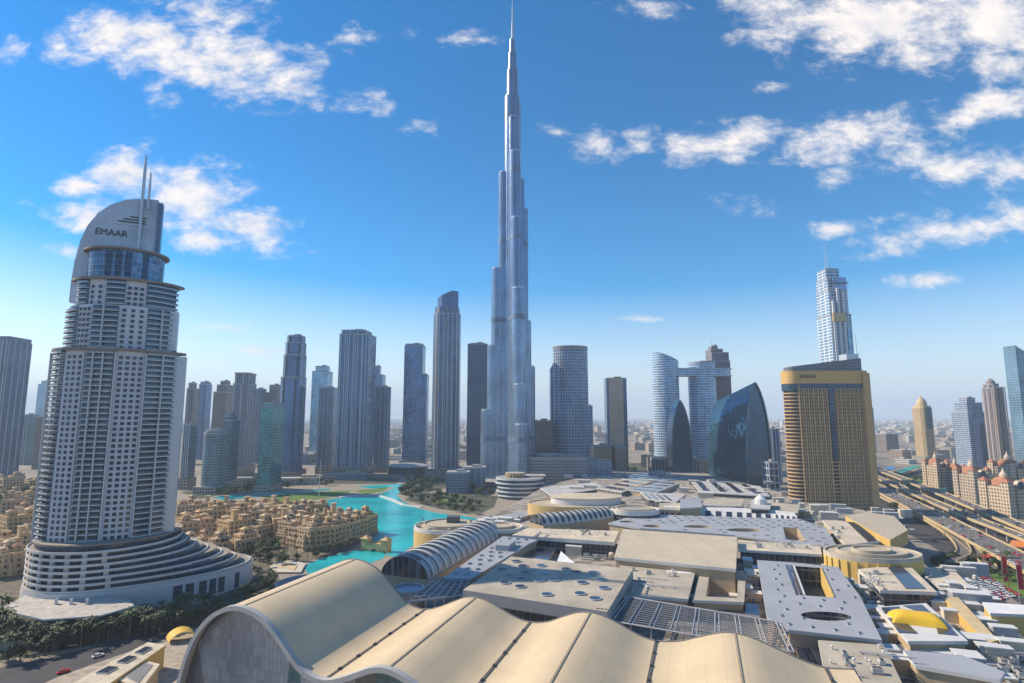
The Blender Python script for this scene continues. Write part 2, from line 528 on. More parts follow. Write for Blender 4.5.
# pale stone edge that crosses the lake, and the fountain ring under the water line
mb = MB()
pts = [P(x, y, 0).xy for x, y in ((340, 497.5), (360, 495.5), (378, 495.5), (392, 500), (404, 505.5), (422, 507.5))]
for a, b in zip(pts, pts[1:]):
    d = (b - a).normalized(); n = Vector((-d.y, d.x)) * 2.6
    mb.prism([a - n, b - n, b + n, a + n], 0.0, 0.9, 0, 0)
tag(mb.obj('footbridge', M('white_stone', (.62, .6, .56), .7), origin=(*pts[2], 0)), 'thin white footbridge curving across the turquoise lake', 'footbridge')
mb = MB()
c = P(392, 522, 0)
def ring(mb, c, rx, ry, w, z0, z1, n=48, a0=0.0, a1=2 * math.pi):
    for i in range(n):
        t0, t1 = a0 + (a1 - a0) * i / n, a0 + (a1 - a0) * (i + 1) / n
        q = [(c[0] + (rx + k) * math.cos(t), c[1] + (ry + k) * math.sin(t)) for t, k in ((t0, 0), (t1, 0), (t1, w), (t0, w))]
        mb.prism(q, z0, z1, 0, 0)
ring(mb, c, 30, 46, 1.6, -0.4, 0.16)
tag(mb.obj('fountain_ring', M('fountain_steel', (.03, .17, .19), .5), origin=(c.x, c.y, 0)), 'dark oval fountain ring lying in the turquoise lake', 'fountain')
# street level round the mall and the road at the lower left
sheet('road', XY([(-30, 690), (-30, 674), (40, 660), (110, 643), (190, 622), (206, 624), (140, 648), (60, 676), (30, 690)], 0), 0.06, ASPH)
sheet('plaza', XY([(20, 692), (60, 676), (140, 648), (206, 624), (240, 640), (215, 700)], 0), 0.05, M('plaza_tan', (.38, .32, .25), .9, var=.3, vs=.3))
sheet('garden', XY([(-40, 668), (-40, 612), (60, 612), (200, 605), (262, 575), (300, 585), (250, 615), (190, 632), (60, 650)], 0), 0.04, DARKG)
sheet('plaza', XY([(860, 560), (905, 515), (935, 505), (1060, 560), (1100, 620), (1000, 650)], 0), 0.04, M('plaza_stone', (.26, .22, .19), .9, var=.3, vs=.2))
sheet('car_park', XY([(934, 566), (958, 562), (1004, 596), (1010, 610), (975, 604)], 0), 0.06, ASPH)
sheet('lawn', XY([(905, 478), (930, 474), (940, 484), (912, 487)], 0), 0.05, LAWN)
sheet('lawn', XY([(975, 560), (1000, 556), (1030, 575), (1030, 600), (1006, 592)], 0), 0.05, LAWN)
sheet('road', XY([(860, 480), (905, 470), (960, 480), (1080, 560), (1080, 640), (990, 585), (930, 545), (880, 520)], 0), 0.045, ASPH)

# the warm dusty air of the place
hz = MB()
hz.box((0, 8000, 439), (46000, 46000, 880))
hm = bpy.data.materials.new('haze_air')
hm.use_nodes = True
hm.node_tree.nodes.clear()
pv = N(hm.node_tree, 'ShaderNodeVolumePrincipled', i_Density=0.0001, i_Anisotropy=0.0)
pv.inputs['Color'].default_value = (0.72, 0.86, 1.0, 1)
L(hm.node_tree, pv.outputs[0], N(hm.node_tree, 'ShaderNodeOutputMaterial').inputs['Volume'])
struct(hz.obj('haze', hm, origin=(0, 8000, -1)), 'stuff')

# ================================================================== TALL TOWERS
WHITE = M('white_panel', (0.60, 0.62, 0.64), .45, var=.07, vs=.3, streak=.5)
PALE = M('pale_metal', (0.52, 0.56, 0.60), .35, .35, var=.06, vs=.2)
DGLASS = FAC('dark_glazing', (.035, .055, .075), (.10, .12, .14), 1.6, 3.6, .06, .1, gr=.08, gm=.3)
ROOFG = M('roof_grey', (.34, .33, .32), .85, var=.2)
DARKM = M('dark_metal', (.06, .065, .075), .5, .3)
GLASSB = M('pale_glass', (.13, .19, .23), .1, .3, var=.3, vs=.2)

# ---- the white tower with the sail at the left
def emaar_tower():
    cx, cy = -240.0, 352.0
    A, B = 34.0, 27.0
    TURN = R(26)
    t = thing('sail_tower', 'white balconied tower with a curved sail top reading EMAAR and two masts', 'tower', (cx, cy))
    def arc(k, a0, a1, n):                       # points of the bowed front, angle 0 = towards the viewer's side, grown by k
        return [(cx + (A + k) * math.sin(R(a0 + (a1 - a0) * i / n)), cy - (B + k) * math.cos(R(a0 + (a1 - a0) * i / n))) for i in range(n + 1)]
    def plan(k, lo=-100, hi=62, back=16):
        p = arc(k, lo, hi, 40)
        return p + [(cx + A * .45, cy + back), (cx - A * .8, cy + back)]
    wall = M('tower_render', (.58, .61, .65), .55, var=.08, vs=.25, streak=.6)
    secs = [(36, 143.5, 0, -100, 58), (143.5, 170, -4, -86, 58), (170, 186, -6, -80, 64)]
    for z0, z1, k, lo, hi in secs:
        MB().prism(plan(k, lo, hi), z0, z1, 0, 1).obj('body', [wall, ROOFG], t, smooth=.5)
    # side pier at the right, full height of the shaft, and a second one on the middle section
    MB().prism(rect((cx + 30.2, cy - 11.5), 7, 9), 36, 141.5, 0, 0).obj('side_pier', [PALE], t)
    MB().prism(rect((cx + 25.4, cy - 11), 4.5, 8), 145, 169.5, 0, 0).obj('side_pier', [PALE], t)
    FH = 3.16
    strips = []
    def glazing(k, a0, a1, z0, z1):
        m = MB()
        p = arc(k + .25, a0, a1, 10)
        q = arc(k - 1.0, a0, a1, 10)
        m.prism(p + list(reversed(q)), z0, z1, 0, 0)
        m.obj('glazing', [DGLASS], t, smooth=.5)
    def balcony_mesh(m, k, a0, a1, z, deep):
        p = arc(k + .2, a0, a1, 10)
        q = arc(k + deep, a0, a1, 10)
        m.prism(q + list(reversed(p)), z, z + .5, 0, 0)
        q2 = arc(k + deep - .12, a0 + .2, a1 - .2, 10)
        p2 = arc(k + deep - .3, a0 + .2, a1 - .2, 10)
        m.prism(q2 + list(reversed(p2)), z + .501, z + 1.45, 1, 1)
    nbal = [0]
    rest = MB()
    def stack(k, a0, a1, z0, z1, deep):
        z = z0 + .6
        while z < z1 - 1.6:
            if nbal[0] < 100:
                m = MB(); balcony_mesh(m, k, a0, a1, z, deep)
                m.obj('balcony', [WHITE, GLASSB], t, smooth=.5)
                nbal[0] += 1
            else:
                balcony_mesh(rest, k, a0, a1, z, deep)
            z += FH
    wins = []
    def windows(k, a0, a1, n, z0, z1):
        z = z0 + 1.5
        while z < z1 - 2.2:
            for i in range(n):
                a = a0 + (a1 - a0) * (i + .5) / n
                x, y = cx + (A + k) * math.sin(R(a)), cy - (B + k) * math.cos(R(a))
                nx, ny = math.sin(R(a)) / A, -math.cos(R(a)) / B
                wins.append((x, y, z, math.atan2(ny, nx) + math.pi / 2))
            z += FH
    for z0, z1, k, a in ((36, 141.5, 1.75, -19), (36, 141.5, 1.75, -11), (36, 141.5, 1.9, 38), (36, 141.5, 1.2, -27.3), (36, 141.5, 1.2, -1.6), (36, 141.5, 1.2, 23.2), (36, 141.5, 2.3, -76), (144, 169, -1.9, -17), (144, 169, -2.2, 38)):
        x, y = cx + (A + k) * math.sin(R(a)), cy - (B + k) * math.cos(R(a))
        MB().prism(rect((x, y), .5, 1.6, math.atan2(-math.cos(R(a)) / B, math.sin(R(a)) / A) + math.pi / 2), z0, z1, 0, 0).obj('balcony_divider', [WHITE], t)
    for z0, z1, k, lo, hi in secs:
        if z0 < 100:
            spec = [(-100, -52, 2.2), (-26, -3, 1.5), (24, 54, 1.7)]; wsp = [(-48, -29, 3), (0, 22, 4)]
        elif z0 < 150:
            spec = [(-86, -50, 2.0), (-30, -4, 2.4), (24, 56, 1.7)]; wsp = [(-48, -32, 3), (-3, 22, 3)]
        else:
            spec = [(-62, -42, 1.8), (-20, 0, 1.8), (22, 64, 1.8)]; wsp = [(-41, -22, 2), (1, 20, 3)]
        for a0, a1, dp in spec:
            glazing(k, a0, a1, z0, z1 - .5)
            stack(k, a0, a1, z0, z1, dp)
        for a0, a1, n in wsp:
            windows(k, a0, a1, n, z0, z1)
    def window_mesh(m, x, y, z, a, real=True):
        def pt(u, w, h):
            return (*rot((x, y), u, w, a), z + h)
        m.face([pt(-1.0, -.1, -.95), pt(1.0, -.1, -.95), pt(1.0, -.1, .95), pt(-1.0, -.1, .95)], 1)
        for u0, u1, h0, h1 in ((-1.18, 1.18, -1.15, -.95), (-1.18, 1.18, .95, 1.1), (-1.18, -1.0, -.95, .95), (1.0, 1.18, -.95, .95)):
            q = [rot((x, y), u, w, a) for u, w in ((u0, -.45), (u1, -.45), (u1, .1), (u0, .1))]
            m.prism(q, z + h0, z + h1, 0, 0, 0)
    wins.sort(key=lambda w: (w[1], w[2]))
    wg = M('window_glass', (.035, .05, .08), .08, .35, var=.5, vs=.6)
    wrest = MB()
    for i, w in enumerate(wins):
        if i < 100:
            m = MB(); window_mesh(m, *w)
            m.obj('window', [wall, wg], t)
        else:
            window_mesh(wrest, *w)
    struct(wrest.obj('window_grid', [wall, wg], t), 'stuff')
    struct(rest.obj('balcony_tiers', [WHITE, GLASSB], t, smooth=.5), 'stuff')
    # brown disc ledges
    ledge = M('ledge_brown', (.24, .20, .18), .6, var=.1)
    for k, z, lo, hi in ((2.6, 142.4, -104, 66), (-3.5, 185.4, -92, 74), (-10.5, 204.2, -180, 180)):
        if z > 200:
            MB().prism(ell((cx - 3, cy - 4), 22.5, 19, 48), z, z + 1.3, 0, 0, 0).obj('roof_ledge', [ledge], t, smooth=.5)
        else:
            MB().prism(plan(k, lo, hi, 8), z, z + 1.5, 0, 0, 0).obj('roof_ledge', [ledge], t, smooth=.5)
    drum = FAC('drum_glass', (.15, .175, .2), (.36, .40, .44), 2.2, 3.6, .07, .1, gr=.08, gm=.5)
    MB().prism(ell((cx - 3, cy - 4), 20, 17, 48), 186, 204.2, 0, 1).obj('glass_drum', [drum, ROOFG], t, smooth=.5)
    for a in (-25, -10, 4, 30):
        m = MB()
        p = [(cx - 3 + 20.3 * math.sin(R(b)), cy - 4 - 17.3 * math.cos(R(b))) for b in (a, a + 5, a + 10)]
        q = [(cx - 3 + 19 * math.sin(R(b)), cy - 4 - 16 * math.cos(R(b))) for b in (a + 10, a + 5, a)]
        m.prism(p + q, 188, 203, 0, 0)
        m.obj('dark_pane', [DGLASS], t)
    # the sail: a thin curved-top wall standing behind the drum
    prof = [(-36, 172), (-36, 183), (-35.2, 196), (-33, 210), (-29.5, 220), (-24, 228.5), (-17, 234.5), (-8, 239), (2, 241.2), (12.5, 241.6), (13, 208), (13, 172)]
    prof = [(x * .85, 105 + (z - 105) * 1.015) for x, z in prof]
    m = MB()
    f = [(cx + x, cy - 3.4, z) for x, z in prof]
    bk = [(cx + x, cy + 1.8, z) for x, z in prof]
    m.face(f, 0, [(p[0], p[2]) for p in f]); m.face(list(reversed(bk)), 0, [(p[0], p[2]) for p in reversed(bk)])
    for i in range(len(prof)):
        j = (i + 1) % len(prof)
        m.face([f[j], f[i], bk[i], bk[j]], 1)
    sailm = FAC('sail_panels', (.50, .54, .60), (.40, .44, .50), 4.5, 3.2, .04, .05, gr=.4, gm=.25, fr=.5, vary=.04)
    sail = m.obj('sail', [sailm, PALE], t)
    MB().box((cx + 12.2, cy - 1.2, 213), (2.6, 7, 57)).obj('sail_edge', [M('sail_edge_blue', (.12, .17, .25), .3, .4)], t)
    for k, (z, x0, x1) in enumerate(((226.6, -10, 5), (228.4, -7, 5), (230.2, -4, 5), (224.9, -13, 5))):
        MB().box((cx + (x0 + x1) / 2, cy - 3.6, z), (x1 - x0, .6, .7)).obj('louvre', [DARKM if k < 3 else PALE], sail)
    for x, z0, z1, w in ((2.0, 205, 272, 1.1), (5.4, 236, 261, .85)):
        m = MB(); m.tube((cx + x, cy - 4.6, z0), (cx + x, cy - 4.6, z1 - 8), w, w * .85, 8); m.tube((cx + x, cy - 4.6, z1 - 8), (cx + x, cy - 4.6, z1), w * .8, w * .45, 8)
        m.obj('mast', [PALE], t)
    lettering(sail, 'EMAAR', (cx - 12.6, cy - 3.75, 216.6), 5.6, M('letter_dark', (.05, .055, .065), .5), 16.6)
    # ---- the stepped base
    base = M('podium_white', (.58, .57, .56), .55, var=.06, vs=.1)
    def bp(k, rr, n=48):
        out = []
        for i in range(n):
            a = 2 * math.pi * i / n
            s_, c_ = math.sin(a), math.cos(a)
            rx = (rr if c_ > 0 else 37.5)
            out.append((cx + (rx + k) * c_, cy + (39.0 + k) * s_))
        return out
    tails = [78, 74, 68, 60, 52, 45, 40, 37]
    MB().prism(bp(1.2, tails[0]), 0, 12.5, 0, 1).obj('base_wall', [base, PAVE], t, smooth=.5)
    FHP = 3.3
    for i in range(7):
        z = 12.5 + i * FHP
        MB().prism(bp(-2.6, tails[i + 1]), z, z + FHP, 0, 1).obj('terrace_glazing', [DGLASS, PAVE], t, smooth=.5)
        m = MB()
        o_, i_ = bp(.6, tails[i + 1] if i else tails[0] - 1), bp(.1, tails[i + 1] if i else tails[0] - 1)
        m.prism(o_, z - .3, z + .25, 0, 1, 0)
        n = len(o_)
        for j in range(n):
            j2 = (j + 1) % n
            m.prism([o_[j], o_[j2], i_[j2], i_[j]], z + .25, z + 1.0, 0, 0)
        m.obj('terrace', [base, PAVE], t, smooth=.5)
        # dividing walls between rooms
        for a in range(-150, -20, 13):
            c_, s_ = math.cos(R(a)), math.sin(R(a))
            rx = (tails[i + 1] if c_ > 0 else 37.5) - 1.6
            if i % 2 == 0 and i < 5 and a < -80:
                q = rect((cx + rx * c_, cy + 37.4 * s_), 1.2, 2.4, math.atan2(s_, c_))
                MB().prism(q, z + .26, z + 2 * FHP - .35, 0, 0).obj('room_pier', [base], t)
    MB().prism(bp(-1.5, 39), 12.5 + 7 * FHP, 12.5 + 7 * FHP + .9, 0, 1, 0).obj('terrace', [ledge, PAVE], t, smooth=.5)
    # tall dark openings in the right part of the base wall
    for a in (-62, -57, -51, -46, -41, -30):
        p = []
        for k, (d0, g) in enumerate(((1.35, 0), (1.35, 3.6), (.4, 3.6), (.4, 0))):
            aa = R(a + g)
            p.append((cx + (tails[0] + d0) * math.cos(aa), cy + (39 + d0) * math.sin(aa)))
        MB().prism(p, .8, 9.6, 0, 0).obj('base_window', [DGLASS], t)
    # entrance canopy at the left
    cz = 9.5
    can = [Vector(rot((cx, cy), p.x - cx, p.y - cy, -TURN)) for p in XY([(0, 611), (24, 597), (70, 594), (128, 599), (134, 607), (100, 617), (44, 621)], cz)]
    MB().prism(can, cz, cz + .7, 0, 1, 0).obj('canopy', [WHITE, M('canopy_top', (.46, .42, .37), .7, var=.3, vs=.35)], t)
    cc = sum((Vector(p) for p in can), Vector((0, 0))) / len(can)
    for p in can:
        q = cc + (Vector(p) - cc) * .9
        MB().tube((q.x, q.y, 0), (q.x, q.y, cz - .01), .45).obj('column', [WHITE], t)
    for px in (56, 71, 87):
        q = P(px, 604, cz + .7)
        q = Vector((*rot((cx, cy), q.x - cx, q.y - cy, -TURN), 0))
        MB().box((q.x, q.y, cz + 2.0), (1.3, 1.3, 2.6)).obj('canopy_vent', [PALE], t)
    t.rotation_euler = (0, 0, TURN)
    global CANOPY_PLAN
    CANOPY_PLAN = offset([tuple(p) for p in XY([(0, 611), (24, 597), (70, 594), (128, 599), (134, 607), (100, 617), (44, 621)], cz)], 3.5)
    return t

def lettering(parent, text, loc, size, mat, width=None, rz=0.0, name='lettering', depth=.25):
    cu = bpy.data.curves.new('lettering', 'FONT')
    cu.body = text
    cu.size = size
    cu.extrude = depth
    cu.align_x = 'CENTER'
    tmp = bpy.data.objects.new('lettering_curve', cu)
    COL.objects.link(tmp)
    bpy.context.view_layer.update()
    me = bpy.data.meshes.new_from_object(tmp.evaluated_get(bpy.context.evaluated_depsgraph_get()))
    bpy.data.objects.remove(tmp)
    bpy.data.curves.remove(cu)
    xs = [v.co.x for v in me.vertices]
    k = (width / (max(xs) - min(xs))) if width else 1.0
    mid = (max(xs) + min(xs)) / 2
    for v in me.vertices:
        x, y, z = (v.co.x - mid) * k, v.co.y, v.co.z
        v.co = (x, -z, y)
    me.materials.clear()
    me.materials.append(mat)
    o = bpy.data.objects.new(name, me)
    COL.objects.link(o)
    o.parent = parent
    o.location = Vector(loc) - parent_origin(parent)
    o.rotation_euler = (0, 0, rz)
    return o
emaar_tower()

# ---- the very tall stepped spire tower
def spire_tower():
    cx, cy = 0.0, 905.0
    t = thing('spire_tower', 'immensely tall silver stepped tower narrowing to a needle spire', 'skyscraper', (cx, cy))
    skin = FAC('steel_glass', (.15, .19, .25), (.30, .34, .38), 3.2, 3.6, .22, .16, gr=.16, gm=.55, fr=.35, fm=.6, vary=.18, fin=(9.6, 1.5), fcol=(.34, .39, .44))
    band = FAC('louvre_band', (.10, .12, .15), (.30, .33, .36), 1.6, 20, .3, .0, gr=.4, gm=.5, vary=.1)
    core = MB()
    prev = None
    rings = [(34, 0), (13.5, 0.01), (13.0, 634)]
    MB().prism(ell((cx, cy), 13.2, 13.2, 12), 0, 640, 0, 1).obj('core', [skin, PALE], t, smooth=.6)
    MB().lathe((cx + .5, cy, 0), [(10.2, 640), (9.6, 690), (7.2, 692), (6.9, 722), (5.0, 724), (4.4, 748)], 12, 0, cap=1).obj('upper_shaft', [skin, PALE], t, smooth=.6)
    MB().lathe((cx + 1, cy, 0), [(2.6, 747), (2.0, 780), (1.3, 781), (1.0, 812), (.55, 813), (.35, 834)], 8, 0).obj('spire', [PALE], t, smooth=.6)
    wings = [(R(172), 10.0, [(40, 114), (30.5, 217), (24.5, 343), (13.5, 507), (4, 643)]),
             (R(-72), 10.4, [(48, 92), (40, 152), (32, 303), (24, 420), (15, 536), (7, 600)]),
             (R(48), 10.2, [(41.5, 185), (33, 260), (26, 450), (18, 500), (9, 634)])]
    def nose(a, ln, w, k=0.0):
        p = [rot((cx, cy), 2, -w - k, a)]
        for i in range(9):
            b = -math.pi / 2 + math.pi * i / 8
            p.append(rot((cx, cy), ln + (w + k) * math.cos(b), (w + k) * math.sin(b), a))
        p.append(rot((cx, cy), 2, w + k, a))
        return p
    for a, w, tiers in wings:
        z0 = 0
        for ln, z1 in tiers:
            ww = w - 1.6 * z0 / 640
            MB().prism(nose(a, ln, ww), z0, z1, 0, 1).obj('wing_tier', [skin, PALE], t, smooth=.6)
            MB().prism(nose(a, ln, ww, -1.2), z1, z1 + 2.2, 0, 0).obj('tier_parapet', [PALE], t)
            # machine floors
            for zb in (66, 254, 385, 502):
                if z0 <= zb and zb + 8 <= z1:
                    MB().prism(nose(a, ln, ww, .45), zb, zb + 7.5, 0, 1, 1).obj('machine_floor', [band, PALE], t, smooth=.6)
            z0 = z1
    MB().prism(ell((cx, cy - 4), 62, 60, 40), 0, 9, 0, 1).obj('podium', [FAC('podium_fac', (.06, .08, .1), (.40, .38, .35), 4, 4.5, .2, .35), ROOFG], t, smooth=.6)
spire_tower()

# ---- generic city tower: stacked tiers, optional crown, fins, podium, mast
def tower(name, label, px0, px1, pym, ytop, Y, depth, fac, rot_deg=0, plan='box', tiers=None, crown=None, fins=0, finm=None, podium=None, mast=None, roofm=None, cat='skyscraper', slant=0.0, base=0.0):
    r0, r1 = Xat(px0, pym, 1.0), Xat(px1, pym, 1.0)
    if plan == 'round':
        x0, x1 = r0 * (Y + depth / 2), r1 * (Y + depth / 2)
    else:                                   # silhouettes: near corner on one side, far corner on the other
        depth = min(depth, .5 * (r1 - r0) * Y / max(.02, abs(r0 + r1) / 2))
        x0, x1 = r0 * (Y + (depth if r0 > 0 else 0)), r1 * (Y + (depth if r1 < 0 else 0))
    vis = x1 - x0
    a = R(rot_deg) * .4
    w = max(vis * .4, (vis - depth * abs(math.sin(a))) / max(.3, math.cos(a)))
    H = Zat(ytop, Y)
    c = ((x0 + x1) / 2, Y + depth / 2)
    t = thing(name, label, cat, c)
    roofm = roofm or ROOFG
    def outline(sw=1.0, sd=1.0, dx=0.0):
        cc = rot(c, dx * w, 0, a)
        if plan == 'round':
            return ell(cc, w * sw / 2, depth * sd / 2, 32, a)
        if plan == 'chamfer':
            return chamf(cc, w * sw, depth * sd, min(w * sw, depth * sd) * .2, a)
        return rect(cc, w * sw, depth * sd, a)
    tiers = tiers or [(1.0, 1.0, 1.0, 0.0)]
    z = base
    for i, (zf, sw, sd, dx) in enumerate(tiers):
        zt = H * zf
        p = ccw(outline(sw, sd, dx))
        if i == len(tiers) - 1 and slant:
            bx = [rot((0, 0), q[0] - c[0], q[1] - c[1], -a)[0] / w for q in p]
            m = MB(); m.loft([[(q[0], q[1], z) for q in p], [(q[0], q[1], zt - (slant * (.5 + b_) if slant > 0 else -slant * (.5 - b_))) for q, b_ in zip(p, bx)]], 0, 1)
        else:
            m = MB(); m.prism(p, z, zt, 0, 1)
            if not (plan == 'round'):
                r_ = MB(); r_.prism(offset(p, -.6), zt - .2, zt + 1.6, 0, 1)
        m.obj('shaft' if i == 0 else 'upper_tier', [fac, roofm], t, smooth=.5 if plan == 'round' else 0)
        if i < len(tiers) - 1 or not crown:
            if not slant:
                MB().prism(offset(p, .25), zt - 1.2, zt + 1.2, 0, 1, 0).obj('parapet', [M('parapet_grey', (.32, .34, .37), .5, .2), roofm], t)
        z = zt
    zt = H * tiers[-1][0]
    sw, sd, dx = tiers[-1][1:]
    if crown:
        ch, cs, cm = crown
        MB().prism(outline(sw * cs, sd * cs, dx), zt, zt + ch, 0, 1).obj('crown', [cm, roofm], t)
    else:
        if not slant:
            MB().prism(rect(rot(c, dx * w + w * .1, 0, a), w * sw * .35, depth * sd * .4, a), zt, zt + 4, 0, 0).obj('plant_room', [ROOFG], t)
    if fins:
        for i in range(fins):
            u = -w / 2 + w * (i + .5) / fins
            q = rect(rot(c, u, -depth / 2 - .5, a), max(.8, w * .022), 1.4, a)
            MB().prism(q, 0, H * tiers[0][0] + 2, 0, 0).obj('fin', [finm or PALE], t)
    if podium:
        pw, ph, pm = podium
        MB().prism(rect(c, w * pw, depth * pw, a), 0, ph, 0, 1).obj('podium', [pm, roofm], t)
    if mast:
        for mx_, mh in mast:
            q = rot(c, mx_ * w, 0, a)
            MB().tube((q[0], q[1], zt), (q[0], q[1], zt + mh), .9, .35).obj('mast', [PALE], t)
    return t, c, w, H, a

BLUE = FAC('blue_curtain', (.085, .15, .24), (.18, .24, .31), 3.0, 3.9, .12, .2, gm=.4)
DEEP = FAC('deep_blue_curtain', (.06, .115, .19), (.11, .16, .22), 3.0, 3.9, .14, .22, gm=.45, fin=(14, 1.6), fcol=(.42, .46, .5))
STEEL = FAC('steel_curtain', (.10, .15, .21), (.25, .28, .31), 3.2, 3.8, .22, .22, gm=.35, fin=(9, 1.6), fcol=(.36, .36, .36))
TEAL = FAC('teal_curtain', (.08, .14, .145), (.24, .28, .27), 3.2, 3.7, .14, .22, gm=.35)
TEALG = FAC('green_glass', (.06, .19, .165), (.16, .25, .22), 3.0, 3.8, .08, .14, gm=.4)
BEIGE = FAC('beige_frame', (.07, .08, .10), (.36, .31, .27), 3.4, 3.6, .34, .34, gm=.2)
BROWN = FAC('brown_frame', (.06, .065, .08), (.25, .20, .17), 3.2, 3.6, .34, .34, gm=.2)
GREYF = FAC('grey_frame', (.06, .08, .10), (.32, .33, .35), 3.4, 3.6, .3, .3, gm=.25)
CHECK = FAC('checker_frame', (.04, .065, .11), (.15, .19, .25), 4.2, 4.2, .4, .4, gm=.3, vary=.6)
PGLASS = FAC('pale_curtain', (.22, .36, .40), (.36, .42, .45), 4.5, 4, .12, .2, gm=.4)
WEAVE = FAC('woven_frame', (.035, .09, .16), (.40, .42, .42), 4.8, 5.2, .34, .3, gm=.3, vary=.6)
PODB = FAC('podium_beige', (.05, .055, .07), (.38, .33, .28), 4, 4.2, .4, .4, gm=.2)

tower('ribbed_tower', 'grey ribbed tower cut by the edge of the picture, beyond the sail tower', -34, 25, 420, 336, 880, 46, FAC('ribbed', (.07, .10, .14), (.17, .19, .22), 3, 3.8, .2, .2, fin=(12, 2.6), fcol=(.40, .40, .42)), 8,
      tiers=[(.97, 1, 1, 0)], crown=(7, .96, GREYF), fins=9, podium=(1.25, 14, PODB))
tower('glass_tower', 'pale hazy glass tower far behind the grey ribbed tower', 36, 50, 400, 381, 2100, 40, PGLASS, 10, tiers=[(.95, 1, 1, 0), (1, .6, .8, .15)])
tower('glass_tower', 'low teal glass slab between the ribbed tower and the sail tower', 19, 36, 440, 415, 1250, 36, TEAL, 0, fins=3)
tower('residential_tower', 'narrow brown tower hard beside the balconies of the sail tower', 34, 50, 440, 417, 1150, 30, BROWN, 6)
tower('residential_tower', 'blue and brown tower seen just right of the sail tower top pier', 185, 201, 400, 383, 1250, 34, FAC('blue_brown', (.06, .1, .16), (.3, .24, .2), 3.4, 3.6, .2, .24, fin=(15, 4.5), fcol=(.32, .26, .22)), 12, tiers=[(.93, 1, 1, 0), (1, .5, .7, -.2)])
tower('residential_tower', 'round cornered pale blue tower behind the brown one', 197, 212, 400, 382, 1400, 36, BLUE, 0, plan='chamfer', tiers=[(.97, 1, 1, 0), (1, .8, .8, 0)])
tower('residential_tower', 'teal slab tower with white edges beside the sail tower shaft', 181, 197, 450, 425, 840, 28, TEAL, 8, fins=4, finm=WHITE, podium=(1.3, 16, PODB))
tower('residential_tower', 'low rounded teal tower with a flat beige cap', 204, 224, 455, 431, 790, 30, TEAL, 0, plan='round', tiers=[(.96, 1, 1, 0), (1, .86, .86, 0)], podium=(1.2, 10, PODB))
tower('residential_tower', 'teal tower with stepped cream crown between round and framed towers', 221, 240, 440, 415, 850, 32, TEAL, 8, tiers=[(.93, 1, 1, 0), (.98, .7, .8, -.1), (1.03, .3, .4, -.1)], podium=(1.2, 12, PODB))
tower('residential_tower', 'brown stepped tower peeping over the teal cream crowned one', 213, 233, 400, 381, 1350, 36, BROWN, 0, tiers=[(.86, 1, 1, 0), (.95, .8, .9, .1), (1, .45, .6, .1)])
tower('residential_tower', 'broad beige tower with tall framed bays and a flat cornice', 231, 257, 400, 374, 1030, 40, FAC('framed_bays', (.06, .08, .11), (.34, .31, .29), 3.3, 3.6, .26, .24, fin=(13, 3), fcol=(.44, .40, .37)), 10, tiers=[(.9, 1, 1, 0), (1, .9, .9, 0)], crown=(3, 1.06, M('cornice', (.38, .34, .31), .7)), podium=(1.3, 18, PODB))
tower('residential_tower', 'thin dark tower squeezed between framed and green glass towers', 253, 266, 400, 389, 1290, 30, GREYF, 0)
tower('glass_tower', 'green reflective glass tower with cream side by the canal', 259, 283, 440, 403, 800, 34, TEALG, -10, tiers=[(.96, 1, 1, 0), (1, .8, .8, .08)], podium=(1.2, 10, PODB))
tower('residential_tower', 'beige sliver tower behind the green reflective one', 262, 280, 420, 385, 1330, 30, BEIGE, 0, tiers=[(.9, 1, 1, 0), (1, .6, .8, .2)])
tower('round_shoulder_tower', 'tall blue tower with stepped round shoulders and a flat drum top', 277, 306, 420, 335, 990, 44, FAC('shoulder_glass', (.07, .125, .20), (.19, .25, .33), 3.0, 3.8, .16, .26, gm=.4, fin=(20, 4), fcol=(.06, .09, .14)), 0, plan='chamfer',
      tiers=[(.70, 1, 1, 0), (.86, .9, .9, .02), (.95, .82, .82, .03), (1, .74, .7, .03)], podium=(1.2, 12, PODB))
tower('glass_tower', 'pale mint glass tower with a raised flat cap', 310, 331, 420, 366, 1450, 42, PGLASS, 0, tiers=[(.94, 1, 1, 0), (1, .7, .7, 0)], podium=(1.3, 12, PODB))
tower('residential_tower', 'dark grey mid height slab leaning on the wide twin slab tower', 317, 337, 430, 388, 1060, 30, STEEL, 6, fins=4, podium=(1.1, 14, PODB))
tower('slab_tower', 'wide deep blue slab tower with thin white vertical lines', 336, 374, 420, 330, 1000, 46, DEEP, -8, tiers=[(.97, 1, 1, 0), (1.0, .8, .9, -.05)], fins=7, finm=PALE, podium=(1.12, 18, PODB))
tower('slab_tower', 'narrow stepped blue tower with mast behind the wide slab', 370, 385, 400, 366, 1500, 36, BLUE, 0, tiers=[(.9, 1, 1, 0), (1, .5, .6, -.1)], mast=[(-.1, 26)])
tower('slab_tower', 'grey blue lower tower with white lines right of the wide slab', 374, 390, 430, 387, 1090, 32, STEEL, 0, fins=3, podium=(1.2, 12, PODB))
tower('glass_tower', 'lone blue glass tower with a lower step on its right side', 403, 424.5, 410, 344, 1200, 38, BLUE, 0, tiers=[(.985, 1, 1, 0), (1, .9, .9, 0)], podium=(1.25, 14, PODB))
tower('glass_tower', 'lower blue wing standing against the lone glass tower', 421, 428.5, 410, 375, 1204, 30, BLUE, 0)
